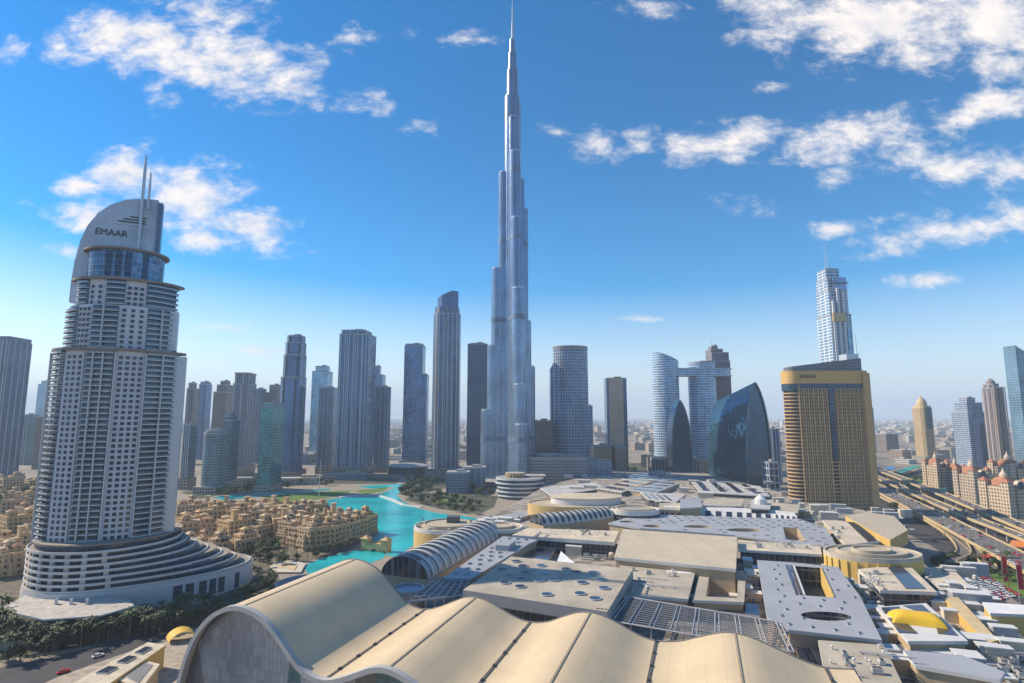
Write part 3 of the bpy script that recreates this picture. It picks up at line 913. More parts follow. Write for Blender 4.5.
# dark sky-high tower with scooped top
T, c_, w_, H_, a_ = tower('scoop_top_tower', 'slim dark bronze and blue tower with a scooped slanting crown', 431.5, 460.5, 400, 306, 1010, 44, FAC('bronze_glass', (.08, .115, .165), (.20, .22, .25), 2.9, 3.8, .18, .2, gm=.4, fin=(13, 2.2), fcol=(.32, .30, .30)), 0, plan='chamfer',
      tiers=[(.955, 1, 1, 0), (1.0, .9, .9, 0)], crown=(1, .9, STEEL), fins=6, podium=(1.35, 14, PODB))
m = MB()
rg = [(q[0], q[1]) for q in ccw(chamf((c_[0] + 1, c_[1]), w_ * .78, 34, 9))]
m.loft([[(x, y, H_) for x, y in rg], [(x, y, H_ + 17 + 13 * min(1, max(0, (x - c_[0] + w_ * .39) / (w_ * .6)))) for x, y in rg]], 0, 1)
m.obj('scoop_crown', [FAC('scoop_glass', (.07, .12, .2), (.2, .24, .3), 3, 4, .1, .1), DARKM], T)
tower('dark_tower', 'dark chequered tower standing left behind the spire tower', 467, 488, 410, 343, 1080, 40, CHECK, 0, tiers=[(.99, 1, 1, 0), (1, .7, .7, 0)], podium=(1.3, 14, PODB))
tower('slab_tower', 'grey brown low block at the right foot of the spire tower', 533, 552, 450, 421, 960, 34, FAC('brownglass', (.06, .075, .09), (.2, .19, .18), 3, 3.8, .2, .25), 0)
T, c_, w_, H_, a_ = tower('woven_tower', 'rounded tower wrapped in a woven white and blue lattice', 553.5, 588.5, 410, 347, 965, 48, WEAVE, 0, plan='round', tiers=[(.99, 1, 1, 0), (1, .97, .97, 0)], podium=(1.3, 12, PODB))
MB().prism(ell(c_, w_ * .505, 24.6, 32), H_, H_ + 3.0, 0, 1).obj('crown_ring', [M('crown_steel', (.3, .3, .31), .5, .2), ROOFG], T, smooth=.5)
tower('blue_slab_tower', 'flat blue glass slab tucked behind the woven tower', 549.5, 560, 420, 352, 1010, 30, BLUE, 0, slant=-30)
tower('residential_tower', 'small dark tower showing at the right edge of the woven tower', 586, 593, 430, 406, 1300, 24, BLUE, 0)
T, c_, w_, H_, a_ = tower('tan_tower', 'square tan office tower with dark glass corners', 604.5, 627.5, 420, 378.5, 1030, 22, DEEP, 4, podium=(1.0, 6, PODB))
TAN = FAC('tan_grid', (.16, .12, .10), (.74, .52, .36), 2.9, 3.7, .55, .5, gm=.15)
MB().prism(rect(rot(c_, -1.0, -1.2, a_), w_ * .7, 22, a_), 0, H_ + 1.5, 0, 1).obj('tan_face', [TAN, ROOFG], T)
for k, (x0, x1, yb, yt, lab) in enumerate(((591, 612, 462, 446, 'long low tan block at the foot of the square tan tower'), (612, 627, 464, 447, 'taller tan block in front of the square tan tower'))):
    tower('tan_block', lab, x0, x1, 455, yt, 1000 - 14 * k, 30, FAC('tan_low', (.09, .07, .06), (.5, .36, .25), 4, 4, .4, .4), 4, cat='office block')
# twin curved towers with the bridge
SKYV = FAC('sky_twin', (.14, .21, .27), (.60, .63, .65), 4.6, 4.6, .16, .36, gm=.4, vary=.45)
T1, c1, w1, H1, a1 = tower('twin_tower', 'pale curved twin tower with a slanted top at the left end of the bridge', 653.5, 680, 420, 350, 1060, 50, SKYV, 0, plan='round', slant=20, podium=(1.3, 26, PODB))
T2, c2, w2, H2, a2 = tower('twin_tower', 'pale curved twin tower under the right end of the high bridge', 690, 717, 420, 362, 1060, 50, SKYV, 0, plan='round', tiers=[(1, 1, 1, 0)], podium=(1.2, 26, PODB))
br = thing('sky_bridge', 'long flat white bridge of rooms joining the tops of two curved towers', 'bridge', ((c1[0] + c2[0]) / 2, 1085))
zb = Zat(375, 1060)
xb0, xb1 = Xat(664, 370, 1060), Xat(733, 370, 1060)
MB().prism(chamf(((xb0 + xb1) / 2, 1080), xb1 - xb0, 30, 10), zb, zb + 12, 0, 1, 0).obj('bridge_body', [SKYV, ROOFG], br)
for z in (zb - 1.2, zb + 12):
    MB().prism(chamf(((xb0 + xb1) / 2, 1080), xb1 - xb0 + 8, 34, 11), z, z + 1.6, 0, 0, 0).obj('bridge_slab', [WHITE], br)
# dark unfinished tower behind
T, c_, w_, H_, a_ = tower('unfinished_tower', 'dark brown unfinished tower with raw stepped top rising behind the bridge', 705, 732, 400, 349, 1110, 40, FAC('raw_floors', (.06, .045, .055), (.26, .19, .19), 4, 4, .3, .35, gm=.1, vary=.6), 0, tiers=[(.90, 1, 1, 0), (.97, .86, .9, .04), (1.0, .6, .8, -.1), (1.03, .3, .5, -.15)], mast=[(-.2, 12)])
# pointed arch glass buildings
def arch_tower(label, px0, px1, ytop, Y, length, ang, glass, bulge=1.0, endw=None, back=1.0):
    """ogive section, pulled along its length; the section faces the viewer's side"""
    a = R(ang)
    x0, x1 = Xat(px0, 450, Y + length * .6), Xat(px1, 450, Y)
    H = Zat(ytop, Y)
    vis = x1 - x0
    w = (vis - length * abs(math.sin(a))) / math.cos(a)
    if endw:
        w = endw
    c = ((x0 + x1) / 2, Y + length / 2)
    t = thing('arch_tower', label, 'office tower', c)
    n = 18
    prof = []
    for i in range(n + 1):
        f = math.sin(math.pi / 2 * i / n)
        prof.append((w / 2 * (1 - f ** (3.4 * bulge)) ** .72, H * f))
    left = [(-x, z) for x, z in prof]
    right = [(x, z) for x, z in prof]
    m = MB()
    for sgn, pr in ((-1, left), (1, right)):
        arc_ = 0
        for i in range(n):
            (xa, za), (xb, zb_) = pr[i], pr[i + 1]
            q = [(*rot(c, xa, -length / 2, a), za), (*rot(c, xa * (.5 + .5 * back), length / 2, a), za * back), (*rot(c, xb * (.5 + .5 * back), length / 2, a), zb_ * back), (*rot(c, xb, -length / 2, a), zb_)]
            uvq = [(0, za), (length, za), (length, zb_), (0, zb_)]
            if sgn < 0:
                q.reverse(); uvq.reverse()
            m.face(q, 0, uvq)
    m.obj('curved_flank', [glass], t, smooth=.6)
    for yy, nm in ((-length / 2, 'end_wall'),):
        m = MB()
        for i in range(n):
            (xa, za), (xb, zb_) = right[i], right[i + 1]
            k = .9
            q = [(*rot(c, -xa * k, yy * .97, a), za * .98), (*rot(c, xa * k, yy * .97, a), za * .98), (*rot(c, xb * k, yy * .97, a), zb_ * .98), (*rot(c, -xb * k, yy * .97, a), zb_ * .98)]
            m.face(q if yy < 0 else q[::-1], 0, [(-xa, za), (xa, za), (xb, zb_), (-xb, zb_)] if yy < 0 else [(-xb, zb_), (xb, zb_), (xa, za), (-xa, za)])
        m.obj(nm, [FAC('arch_end_glass', (.03, .085, .12), (.035, .085, .11), 2.2, 4, .08, .05, gm=.35, fr=.2, fm=.3, vary=.12)], t)
        # rim of the arch
        m = MB()
        for i in range(n):
            for sg in (-1, 1):
                (xa, za), (xb, zb_) = right[i], right[i + 1]
                y0_, y1_ = yy * .96, yy * 1.02
                q = [(*rot(c, sg * xa * .9, y1_, a), za), (*rot(c, sg * xa * 1.01, y1_, a), za), (*rot(c, sg * xb * 1.01, y1_, a), zb_ * 1.005), (*rot(c, sg * xb * .9, y1_, a), zb_ * .98)]
                if (sg < 0) != (yy > 0):
                    q.reverse()
                m.face(q, 0)
        m.obj('arch_rim', [M('arch_rim', (.10, .2, .26), .3, .4)], t)
    return t
ARCH = FAC('arch_glass', (.04, .105, .125), (.03, .075, .085), 2.6, 4.0, .07, .1, gr=.06, gm=.6, vary=.15)
arch_tower('smaller dark blue glass building shaped like a pointed arch between the twins', 667.5, 693, 400, 940, 26, 4, FAC('arch_glass_dark', (.025, .07, .11), (.025, .06, .09), 2.6, 4.0, .08, .1, gr=.08, gm=.45, vary=.12), 1.001)
arch_tower('big blue glass building with pointed arch end and curved shining flank', 721.5, 765, 382, 800, 80, 20, ARCH, 1.0, 46, .84)
# low colonnaded blocks round the arches
for k, (x0, x1, yt, Y, lab) in enumerate(((649, 669, 474, 860, 'low cream colonnade with planted roof left of the small arch'), (696, 724, 484, 770, 'low cream colonnade with planted roof before the big arch'), (648, 700, 458, 1000, 'dark glass podium under the twin towers with white columns'))):
    T, c_, w_, H_, a_ = tower('colonnade_block', lab, x0, x1, yt + 8, yt, Y, 26, FAC('colonn', (.04, .06, .09), (.5, .45, .38), 5.5, 30, .24, .08, gm=.2), 0, cat='pavilion')
tower('blue_block', 'blue glass block with white columns right of the big arch', 763, 781, 450, 429, 900, 30, FAC('blue_col', (.05, .11, .19), (.12, .18, .24), 3, 3.8, .12, .2, fin=(13, 1.6), fcol=(.55, .58, .6)), 0, cat='office block', fins=3, finm=WHITE)
tower('white_frame_block', 'open white concrete frame below the blue block', 763, 780, 480, 463, 760, 20, FAC('white_frame', (.05, .06, .07), (.5, .5, .5), 6, 9, .2, .16), 0, cat='office block')

# ---- the brown hotel slab
def brown_hotel():
    Y = 600.0
    x0, x1 = 291.0, 374.0
    rr = 11.0
    t = thing('brown_hotel', 'wide bronze hotel slab with a rounded corner, gold top band and dark crown', 'hotel', ((x0 + x1) / 2, Y + 15))
    def plan(k=0.0):
        p = []
        for i in range(13):                                    # rounded left end
            a = math.pi / 2 + math.pi * i / 12
            p.append((x0 + rr + (rr + k) * math.cos(a), Y + rr + 1.0 + (rr + k) * math.sin(a)))
        n = 10
        for i in range(1, n + 1):                              # the front bows a little towards the viewer's side
            f = i / n
            p.append((x0 + rr + (x1 - x0 - rr + k) * f, Y + 1.0 - k + 3.0 * f * (1 - f) * -4 * .6))
        p.append((x1 + k, Y + 27 + k))
        return ccw(p)
    glass = FAC('hotel_glass', (.05, .042, .038), (.16, .11, .07), 2.4, 3.9, .08, .12, gr=.1, gm=.3, vary=.6)
    gold = M('gold_render', (.62, .39, .14), .45, .15, var=.1, vs=.1, streak=.5)
    bronze = M('bronze_render', (.56, .365, .19), .6, .05, var=.12, vs=.15, streak=.5)
    MB().prism(plan(-.9), 0, 153, 0, 1).obj('body', [glass, ROOFG], t, smooth=.5)
    z = 12.0
    while z < 136:
        MB().prism(plan(.3), z, z + 1.15, 0, 0, 0).obj('floor_band', [bronze], t, smooth=.5)
        z += 3.75
    n = 30
    for i in range(n + 1):                                      # piers, every third wider
        f = i / n
        x = x0 + rr + (x1 - x0 - rr - 1.0) * f
        y = Y + 1.0 - 3.0 * f * (1 - f) * 4 * .6
        if 12 < i < 15:
            continue
        w = .7 if i % 2 else 1.25
        MB().prism(rect((x, y - .15), w, 1.5), 8, 137.5 if not 0 < i < n else 134, 0, 0).obj('pier', [bronze if i % 2 else M('bronze_light', (.60, .39, .20), .6, .05, var=.1)], t)
    # glass bay in the middle and sky lobby glass under the gold band
    fx = (x0 + rr + (x1 - x0 - rr) * 13.5 / 30)
    MB().prism(rect((fx, Y - 1.6), 5.6, 1.6), 60, 137, 0, 0).obj('glass_bay', [DGLASS], t)
    MB().prism(plan(.7), 131.5, 139, 0, 0).obj('lobby_glass', [DGLASS], t, smooth=.5)
    MB().prism(plan(.8), 139, 152.5, 0, 1, 0).obj('gold_band', [gold, ROOFG], t, smooth=.5)
    MB().prism(rect((x1 - 1.5, Y + 13), 7.4, 30), 0, 150, 0, 0).obj('side_frame', [M('gold_side', (.58, .37, .16), .5, .05, var=.1, streak=.5)], t)
    MB().prism(plan(1.5), 0, 11, 0, 1).obj('podium', [FAC('hotel_podium', (.04, .04, .045), (.3, .2, .12), 5, 5.5, .3, .4), ROOFG], t)
    cr = [(q[0], q[1]) for q in plan(-2.4)]
    m = MB()
    m.loft([[(x, y, 152.4) for x, y in cr], [(x, y, 156.5 + 10.0 * (x - x0) / (x1 - x0)) for x, y in cr]], 0, 1)
    m.obj('crown', [FAC('crown_louvre', (.10, .11, .13), (.24, .25, .27), 2.2, 3.0, .3, .34, gr=.35, gm=.3), ROOFG], t, smooth=.5)
    MB().prism([(x1 - 16, Y + 6), (x1 - 3, Y + 6), (x1 - 3, Y + 20), (x1 - 16, Y + 20)], 163, 171, 0, 0).obj('roof_screen', [PALE], t)
    MB().tube((x1 - 4, Y + 7, 166), (x1 - 4, Y + 7, 193), .5, .25).obj('mast', [PALE], t)
    lettering(t, 'EMAAR', (x0 + 20, Y - 2.8, 144.6), 5.0, M('letter_brown', (.05, .03, .02), .6), 17)
brown_hotel()

# ---- silver stepped tower with two masts behind the hotel
T, c_, w_, H_, a_ = tower('silver_tower', 'silver white stepped tower with two thin masts rising behind the bronze hotel', 818, 853, 340, 268, 850, 40, FAC('silver', (.06, .13, .18), (.56, .60, .62), 3.4, 4.6, .24, .4, gm=.3, fin=(13, 2.0), fcol=(.6, .62, .63)), 0,
      tiers=[(.78, 1, 1, 0), (.90, .92, .9, -.02), (.955, .84, .8, -.05), (1, .66, .6, -.12)], mast=[(-.06, 30), (-.2, 44)])
zt = Zat(300, 850)
for k in (-.34, -.1, .14):
    q = rot(c_, w_ * k, -20.8, 0)
    MB().prism(rect(q, w_ * .12, 3), 120, H_ * (.93 - abs(k) * .25), 0, 0).obj('white_rib', [WHITE], T)
MB().prism(rect((c_[0] + w_ * .3, c_[1] - 21), w_ * .16, 4), 100, H_ * .72, 0, 0).obj('glass_rib', [PGLASS], T)
MB().prism(rect((c_[0] + w_ * .08, c_[1] - 17.6), w_ * .66, 3), H_ * .9, H_ * .955, 0, 0).obj('sign_panel', [FAC('silver_panel', (.33, .38, .45), (.4, .44, .5), 4, 4, .05, .05, gr=.3, gm=.4, vary=.05)], T)
lettering(T, 'EMAAR', (c_[0] + w_ * .1, c_[1] - 19.3, H_ * .922), 6.5, M('letter_dark', (.05, .055, .065)), 26)
MB().prism(rect((c_[0] - w_ * .12, c_[1] - 22.2), w_ * .62, 3), Zat(322, 850), Zat(313, 850), 0, 0).obj('gold_floor', [M('gold_floor', (.55, .42, .24), .5, .2)], T)

# ---- right hand skyline
tower('small_tower', 'thin pale blue tower just past the right edge of the bronze hotel', 867, 875, 430, 408, 1700, 30, BLUE, 0)
tower('low_block', 'wide brown gridded block in the haze right of the bronze hotel', 875, 899, 445, 434, 1750, 60, BROWN, 0, cat='office block')
# domed gold tower
T, c_, w_, H_, a_ = tower('gold_tower', 'golden tower with arched window and a domed lantern top', 911, 937, 430, 408, 1330, 44, FAC('goldgrid', (.10, .10, .11), (.55, .40, .2), 3.2, 3.8, .4, .36, gm=.15), -16, plan='chamfer', crown=(5, .92, M('gold_stone', (.52, .39, .22), .7)), podium=(1.3, 12, PODB))
MB().lathe((c_[0], c_[1], H_ + 5), [(w_ * .44, 0), (w_ * .42, 6), (w_ * .36, 11), (w_ * .24, 16), (w_ * .12, 19), (w_ * .08, 22), (.3, 24)], 16).obj('dome', [M('gold_stone', (.52, .39, .22), .7)], T, smooth=.5)
MB().prism(rect(rot(c_, 2, -22.4, a_), 10, 1.6, a_), H_ * .62, H_ + 1, 0, 0).obj('arched_window', [DGLASS], T)
# grey twin tower with a tall arched opening
T, c_, w_, H_, a_ = tower('arch_twin_tower', 'grey gridded tower with gabled stepped top and tall dark arch in its face', 953, 993, 440, 398, 1120, 46, FAC('gridded', (.05, .075, .11), (.42, .44, .47), 3.6, 3.8, .3, .3, gm=.3), -12, tiers=[(.80, 1, 1, 0), (.93, .72, .8, -.05), (1, .4, .5, -.08)], podium=(1.1, 10, PODB))
m = MB()
pr = [(-.13, 0), (-.13, .52), (-.09, .62), (0, .67), (.09, .62), (.13, .52), (.13, 0)]
f = [(*rot(c_, x * w_ + w_ * .12, -23.6, a_), z * H_) for x, z in pr]
b = [(*rot(c_, x * w_ + w_ * .12, -21, a_), z * H_) for x, z in pr]
m.face(f, 0, [(p[0], p[2]) for p in f])
for i in range(len(pr) - 1):
    m.face([f[i + 1], f[i], b[i], b[i + 1]], 0)
m.obj('tall_arch', [DGLASS], T)
m = MB()
pr = [(-.36, .0), (-.36, .7), (-.04, .9), (.3, .72), (.3, 0), (.26, 0), (.26, .7), (-.04, .86), (-.32, .68), (-.32, 0)]
for i in range(len(pr) // 2 - 1):
    k = len(pr) - 1 - i
    q = [pr[i], pr[i + 1], pr[k - 1], pr[k]]
    ff = [(*rot(c_, x * w_ + w_ * .06, -24.2, a_), z * H_) for x, z in q]
    m.face(ff[::-1], 0)
m.obj('gable_frame', [GREYF], T)
T, c_, w_, H_, a_ = tower('slate_tower', 'slate and brown ribbed tower with rounded cap left of the slanted glass wall', 982, 1010, 420, 384, 1030, 40, FAC('slatebrown', (.06, .07, .10), (.26, .22, .21), 3, 3.8, .2, .24, fin=(10, 2.4), fcol=(.4, .34, .3)), -10, plan='chamfer', tiers=[(.96, 1, 1, 0), (1, .66, .8, -.1)], fins=5, finm=M('tan_fin', (.4, .32, .26), .6))
MB().lathe((c_[0] - w_ * .1, c_[1], H_), [(w_ * .3, 0), (w_ * .28, 5), (w_ * .15, 9), (.5, 11)], 14).obj('cap', [M('cap_brown', (.25, .2, .19), .6)], T, smooth=.5)
T, c_, w_, H_, a_ = tower('slanted_glass_tower', 'sleek grey green glass tower with slanting roof cut by the picture edge', 1010, 1068, 410, 345, 900, 24, FAC('greygreen', (.16, .22, .24), (.28, .34, .36), 3.4, 4, .08, .1, gr=.12, gm=.45, vary=.1), -6, slant=52)
MB().prism(rect(rot(c_, -w_ / 2 + 7, -20.3, a_), 1.6, 1.2, a_), 0, H_ - 8, 0, 0).obj('dark_slot', [DARKM], T)

# ---- the red roofed residences by the highway
def residence(label, px, pyb, Y, w, h, tone, dome=True):
    c = (Xat(px, 480, Y), Y + w / 2)
    t = thing('red_roof_residence', label, 'apartment block', c)
    wall = FAC('residence_' + tone, (.10, .10, .10), {'cream': (.58, .46, .33), 'shade': (.50, .41, .31)}[tone], 3.0, 3.6, .5, .45, gm=.1, vary=.5)  # the shade tone is the cream wall darkened, its shade put into the colour
    trim = M('residence_trim', (.60, .5, .38), .7)
    a = R(14)
    MB().prism(rect(c, w, w * .9, a), 0, h, 0, 1).obj('body', [wall, trim], t)
    for sx in (-1, 1):
        for sy in (-1, 1):
            q = rot(c, sx * w * .42, sy * w * .38, a)
            MB().prism(rect(q, w * .26, w * .26, a), 0, h + 5, 0, 1).obj('corner_bay', [wall, trim], t)
            m = MB(); r0 = rect(q, w * .3, w * .3, a)
            m.loft([[(x, y, h + 5) for x, y in r0], [(q[0], q[1], h + 9)] * 4], 0, None, 0)
            m.obj('corner_roof', [M('terracotta', (.38, .17, .10), .8, var=.2, vs=.3)], t)
    MB().prism(rect(rot(c, 0, -w * .47, a), w * .34, w * .1, a), 0, h + 3, 0, 1).obj('front_bay', [wall, trim], t)
    # arched gable window
    m = MB()
    q = [(w * .15 * math.cos(R(k)), h - 2 + w * .2 + w * .15 * math.sin(R(k)) - w * .1) for k in range(0, 181, 15)] + [(-w * .15, h - 2), (w * .15, h - 2)]
    f = [(*rot(c, x, -w * .53, a), z) for x, z in q]; b = [(*rot(c, x, -w * .46, a), z) for x, z in q]
    m.face(f[::-1], 0, [(p[0], p[2]) for p in f[::-1]])
    rw = m.obj('round_window', [DGLASS], t)
    m = MB()
    for i in range(12):
        k0, k1 = R(i * 15), R(i * 15 + 15)
        for rr0, rr1 in ((w * .15, w * .19),):
            zc = h - 2 + w * .1
            pts = [(rr0 * math.cos(k0), zc + rr0 * math.sin(k0)), (rr1 * math.cos(k0), zc + rr1 * math.sin(k0)), (rr1 * math.cos(k1), zc + rr1 * math.sin(k1)), (rr0 * math.cos(k1), zc + rr0 * math.sin(k1))]
            m.face([(*rot(c, x, -w * .54, a), z) for x, z in pts], 0)
            m.face([(*rot(c, pts[1][0], -w * .54, a), pts[1][1]), (*rot(c, pts[1][0], -w * .4, a), pts[1][1]), (*rot(c, pts[2][0], -w * .4, a), pts[2][1]), (*rot(c, pts[2][0], -w * .54, a), pts[2][1])], 0)
    m.obj('window_arch', [trim], rw)
    m = MB(); r0 = offset(rect(c, w * .8, w * .72, a), .5)
    r1 = rect(c, w * .34, w * .3, a)
    m.loft([[(x, y, h + .5) for x, y in ccw(r0)], [(x, y, h + 9) for x, y in ccw(r1)]], 0, 0)
    rf = m.obj('roof', [M('terracotta', (.38, .17, .10), .8, var=.2, vs=.3)], t)
    MB().lathe((c[0], c[1], h + 9), [(w * .12, 0), (w * .12, 3), (w * .05, 6), (.2, 10)], 10).obj('cupola', [trim], rf)
residence('cream red roofed residence with round gable standing nearest the gold tower', 943, 492, 800, 22, 37, 'cream')
residence('shaded residence half hidden between two red roofed neighbours', 961, 490, 790, 17, 31, 'shade')
residence('broad shaded residence with dull red roofs and a round gable by the highway', 981, 505, 700, 26, 35, 'shade')
residence('big sunlit cream residence with bright red roofs at the picture edge', 1016, 520, 610, 30, 31, 'cream')
residence('sunlit red roofed residence behind the biggest cream one', 1019, 480, 730, 28, 41, 'cream')

# ---- blocks round the foot of the spire tower
def disc_block(label, px, py, rx, ry, z0, z1, wallm, roofm, rim=1.0, steps=None, cat='pavilion', name='round_pavilion', hole=0.0):
    q = P(px, py, z1)
    t = thing(name, label, cat, (q.x, q.y))
    kx = rx / FPX * q.y / (CP)
    MB().prism(ell(q, kx, ry, 48), z0, z1 - 1.2, 0, 1).obj('drum', [wallm, roofm], t, smooth=.5)
    m = MB()
    m.prism(ell(q, kx + rim, ry + rim, 48), z1 - 1.199, z1, 0, 1, 0)
    m.obj('roof_disc', [M('disc_edge', (.5, .46, .4), .6), roofm], t, smooth=.5)
    if steps:
        for k, (f, dz, mt) in enumerate(steps):
            MB().prism(ell((q.x + kx * .06 * k, q.y), kx * f, ry * f, 40), z1 + sum(s_[1] for s_ in steps[:k]) + .003, z1 + sum(s_[1] for s_ in steps[:k + 1]), 0, 1).obj('roof_tier', [mt, mt], t, smooth=.5)
    return t, q, kx
# round curved office with white bands in front of the spire tower
q = P(520, 500, 0)
t = thing('banded_building', 'round white banded building with a gold pavilion on its roof before the spire tower', 'office block', (q.x, q.y + 20))
for i in range(5):
    z = i * 5.2
    rx, ry = 28 + (1.8 if i % 2 else 0) + i * .8, 26 + i * .6
    MB().prism(ell((q.x, q.y + 22), rx - 1.6, ry - 1.6, 40), z, z + 5.2, 0, 1).obj('glazing', [DGLASS, ROOFG], t, smooth=.5)
    MB().prism(ell((q.x, q.y + 22), rx, ry, 40), z + 3.2, z + 5.21, 0, 1, 0).obj('white_band', [WHITE, ROOFG], t, smooth=.5)
MB().prism(ell((q.x - 6, q.y + 20), 13, 11, 14), 26.1, 32, 0, 1).obj('gold_pavilion', [FAC('gold_pav', (.2, .14, .07), (.55, .40, .2), 4, 6, .5, .2), CONC], t)
MB().prism(rect((q.x + 14, q.y + 34), 40, 30), 20, 27.5, 0, 1).obj('rear_wing', [DGLASS, ROOFG], t)
for (x0, x1, yb, yt, Y, d, fac, lab) in ((446, 470, 488, 473, 800, 26, GREYF, 'low grey glass block with white cap among trees at the lake end'), (462, 486, 490, 468, 830, 26, STEEL, 'stepped grey low block left of the banded round building'),
        (527, 588, 480, 458, 860, 40, FAC('civic', (.06, .07, .08), (.38, .36, .33), 4, 4.4, .2, .4), 'wide grey terraced block with pavilions right of the spire tower foot'), (566, 612, 478, 462, 880, 36, STEEL, 'long dark terrace block before the woven tower'),
        (388, 428, 480, 467, 1040, 40, FAC('opera', (.05, .055, .065), (.20, .19, .18), 2.5, 20, .2, .1), 'low dark curved hall with a pale lens shaped roof'), (486, 500, 476, 452, 905, 20, GREYF, 'small grey block at the left foot of the spire tower')):
    T, c_, w_, H_, a_ = tower('low_block', lab, x0, x1, yt + 6, yt, Y, d, fac, 0, cat='hall' if 'hall' in lab else 'office block', plan='round' if 'hall' in lab else 'box')
    if 'hall' in lab:
        MB().lathe((c_[0], c_[1], H_ - 1), [(w_ * .52, 0), (w_ * .52, 2), (w_ * .4, 5), (w_ * .2, 6.6), (.5, 7)], 32, 0, sy=.62).obj('lens_roof', [M('lens_roof', (.5, .5, .5), .4, .2)], T, smooth=.5)
    if 'civic' in fac.name:
        MB().prism(ell((c_[0] - 12, c_[1]), 26, 14, 24), H_, H_ + 5, 0, 1).obj('roof_pavilion', [GREYF, WHITE], T)
        MB().prism(rect((c_[0] + 20, c_[1] - 4), 30, 18), H_, H_ + 3.5, 0, 1).obj('roof_pavilion', [PODB, ROOFG], T)

# ---- the hazy low city behind: single low blocks where the gaps show them, the far rest as one mass
rnd = random.Random(11)
LOWM = [FAC('low_a', (.10, .10, .11), (.46, .40, .33), 4, 3.8, .45, .42, gm=.1), FAC('low_b', (.10, .11, .13), (.52, .50, .47), 4, 3.8, .4, .42, gm=.1), FAC('low_c', (.09, .09, .1), (.40, .30, .23), 4, 3.8, .45, .42, gm=.1)]
kinds = ['pale cream low block in the hazy city beyond the towers', 'white low block in the hazy city beyond the towers', 'tan low block in the hazy city beyond the towers']
placed = []
gaps = [(388, 403, 1500, 3200), (592, 606, 1300, 3200), (627, 655, 1150, 3000), (872, 915, 1900, 3800), (936, 955, 1350, 3600), (425, 432, 1500, 3200), (896, 955, 1300, 2200), (306, 318, 1300, 2500), (460, 468, 1400, 2600), (764, 781, 1200, 2500)]
def low_block(x, y, i):
    w, d, h = rnd.uniform(22, 48), rnd.uniform(18, 40), rnd.choice([9, 12, 14, 18, 22, 26])
    a = R(rnd.choice([12, -14, 30]))
    k = rnd.randrange(3)
    t = thing('low_block', kinds[k], 'building', (x, y), group='low ' + ['cream', 'white', 'tan'][k] + ' blocks in the hazy city')
    MB().prism(rect((x, y), w, d, a), 0, h, 0, 1).obj('wall', [LOWM[k], M('pale_roof', (.46, .43, .39), .9, var=.15)], t)
    q = rot((x, y), rnd.uniform(-.25, .25) * w, rnd.uniform(-.2, .2) * d, a)
    MB().prism(rect(q, w * .3, d * .35, a), h, h + 3.4, 0, 1).obj('roof_house', [LOWM[k], M('pale_roof', (.46, .43, .39), .9, var=.15)], t)
i = 0
while i < 130:
    g = gaps[i % len(gaps)]
    px = rnd.uniform(g[0], g[1])
    Y = g[2] + (g[3] - g[2]) * rnd.random() ** 1.3
    x = (px - 512) / FPX * Y / (CP + .02)
    if all((x - a) ** 2 + (Y - b) ** 2 > 40 ** 2 for a, b in placed):
        placed.append((x, Y))
        low_block(x, Y, i)
    i += 1
m = MB()
for k in range(5200):
    Y = 3300 + 9500 * rnd.random() ** 1.25
    x = rnd.uniform(-1.0, 1.0) * Y
    w, d, h = rnd.uniform(20, 70), rnd.uniform(20, 60), rnd.choice([7, 8, 10, 12, 14, 18, 24]) * (1 if rnd.random() < .96 else 2.6)
    m.prism(rect((x, Y), w, d, rnd.uniform(-.4, .4)), 0, h, rnd.randrange(3), 3)
struct(m.obj('distant_city', [M('far_cream', (.46, .40, .33), .9), M('far_white', (.55, .52, .48), .9), M('far_tan', (.36, .28, .22), .9), M('pale_roof', (.46, .43, .39), .9)]), 'stuff')

# ================================================================== THE MALL
TANW = M('mall_tan_wall', (.46, .35, .22), .75, var=.12, vs=.1, streak=.4)
YELW = M('mall_yellow_wall', (.62, .42, .13), .65, var=.1, vs=.1, streak=.4)
ROOFC = M('roof_grey_metal', (.38, .39, .41), .5, .15, var=.08, vs=.08)
WHT = M('white_trim', (.62, .61, .58), .6, var=.06)
SKYL = M('skylight_glass', (.05, .06, .09), .1, .3, var=.3, vs=.5)
GLZ = FAC('mall_glazing', (.03, .04, .055), (.18, .18, .18), 3.2, 5, .1, .12, gr=.08, gm=.3)
STEELM = M('steel_frame', (.36, .36, .37), .5, .3)

def seams(name, col, pitch, width=.06, rough=.75, dark=.72, var=.08, tone=.1):
    """standing-seam roof: seams every `pitch` metres along u"""
    if name in MATS:
        return MATS[name]
    m = M(name, col, rough, 0.0, var=var, vs=.06)
    t = m.node_tree
    b = t.nodes['Principled BSDF']
    src = b.inputs['Base Color'].links[0].from_socket
    uvn = N(t, 'ShaderNodeUVMap')
    s = N(t, 'ShaderNodeSeparateXYZ')
    L(t, uvn.outputs[0], s.inputs[0])
    fr = mth(t, 'LESS_THAN', mth(t, 'FRACT', mth(t, 'DIVIDE', s.outputs[0], pitch)), width)
    wn = N(t, 'ShaderNodeTexWhiteNoise', noise_dimensions='1D')
    L(t, mth(t, 'FLOOR', mth(t, 'DIVIDE', s.outputs[0], pitch)), wn.inputs['W'])
    k = mth(t, 'SUBTRACT', mth(t, 'ADD', 1 - tone / 2, mth(t, 'MULTIPLY', wn.outputs['Value'], tone)), mth(t, 'MULTIPLY', fr, 1 - dark))
    sc = N(t, 'ShaderNodeVectorMath', operation='SCALE')
    L(t, src, sc.inputs[0]); L(t, k, sc.inputs['Scale'])
    L(t, sc.outputs[0], b.inputs['Base Color'])
    return m

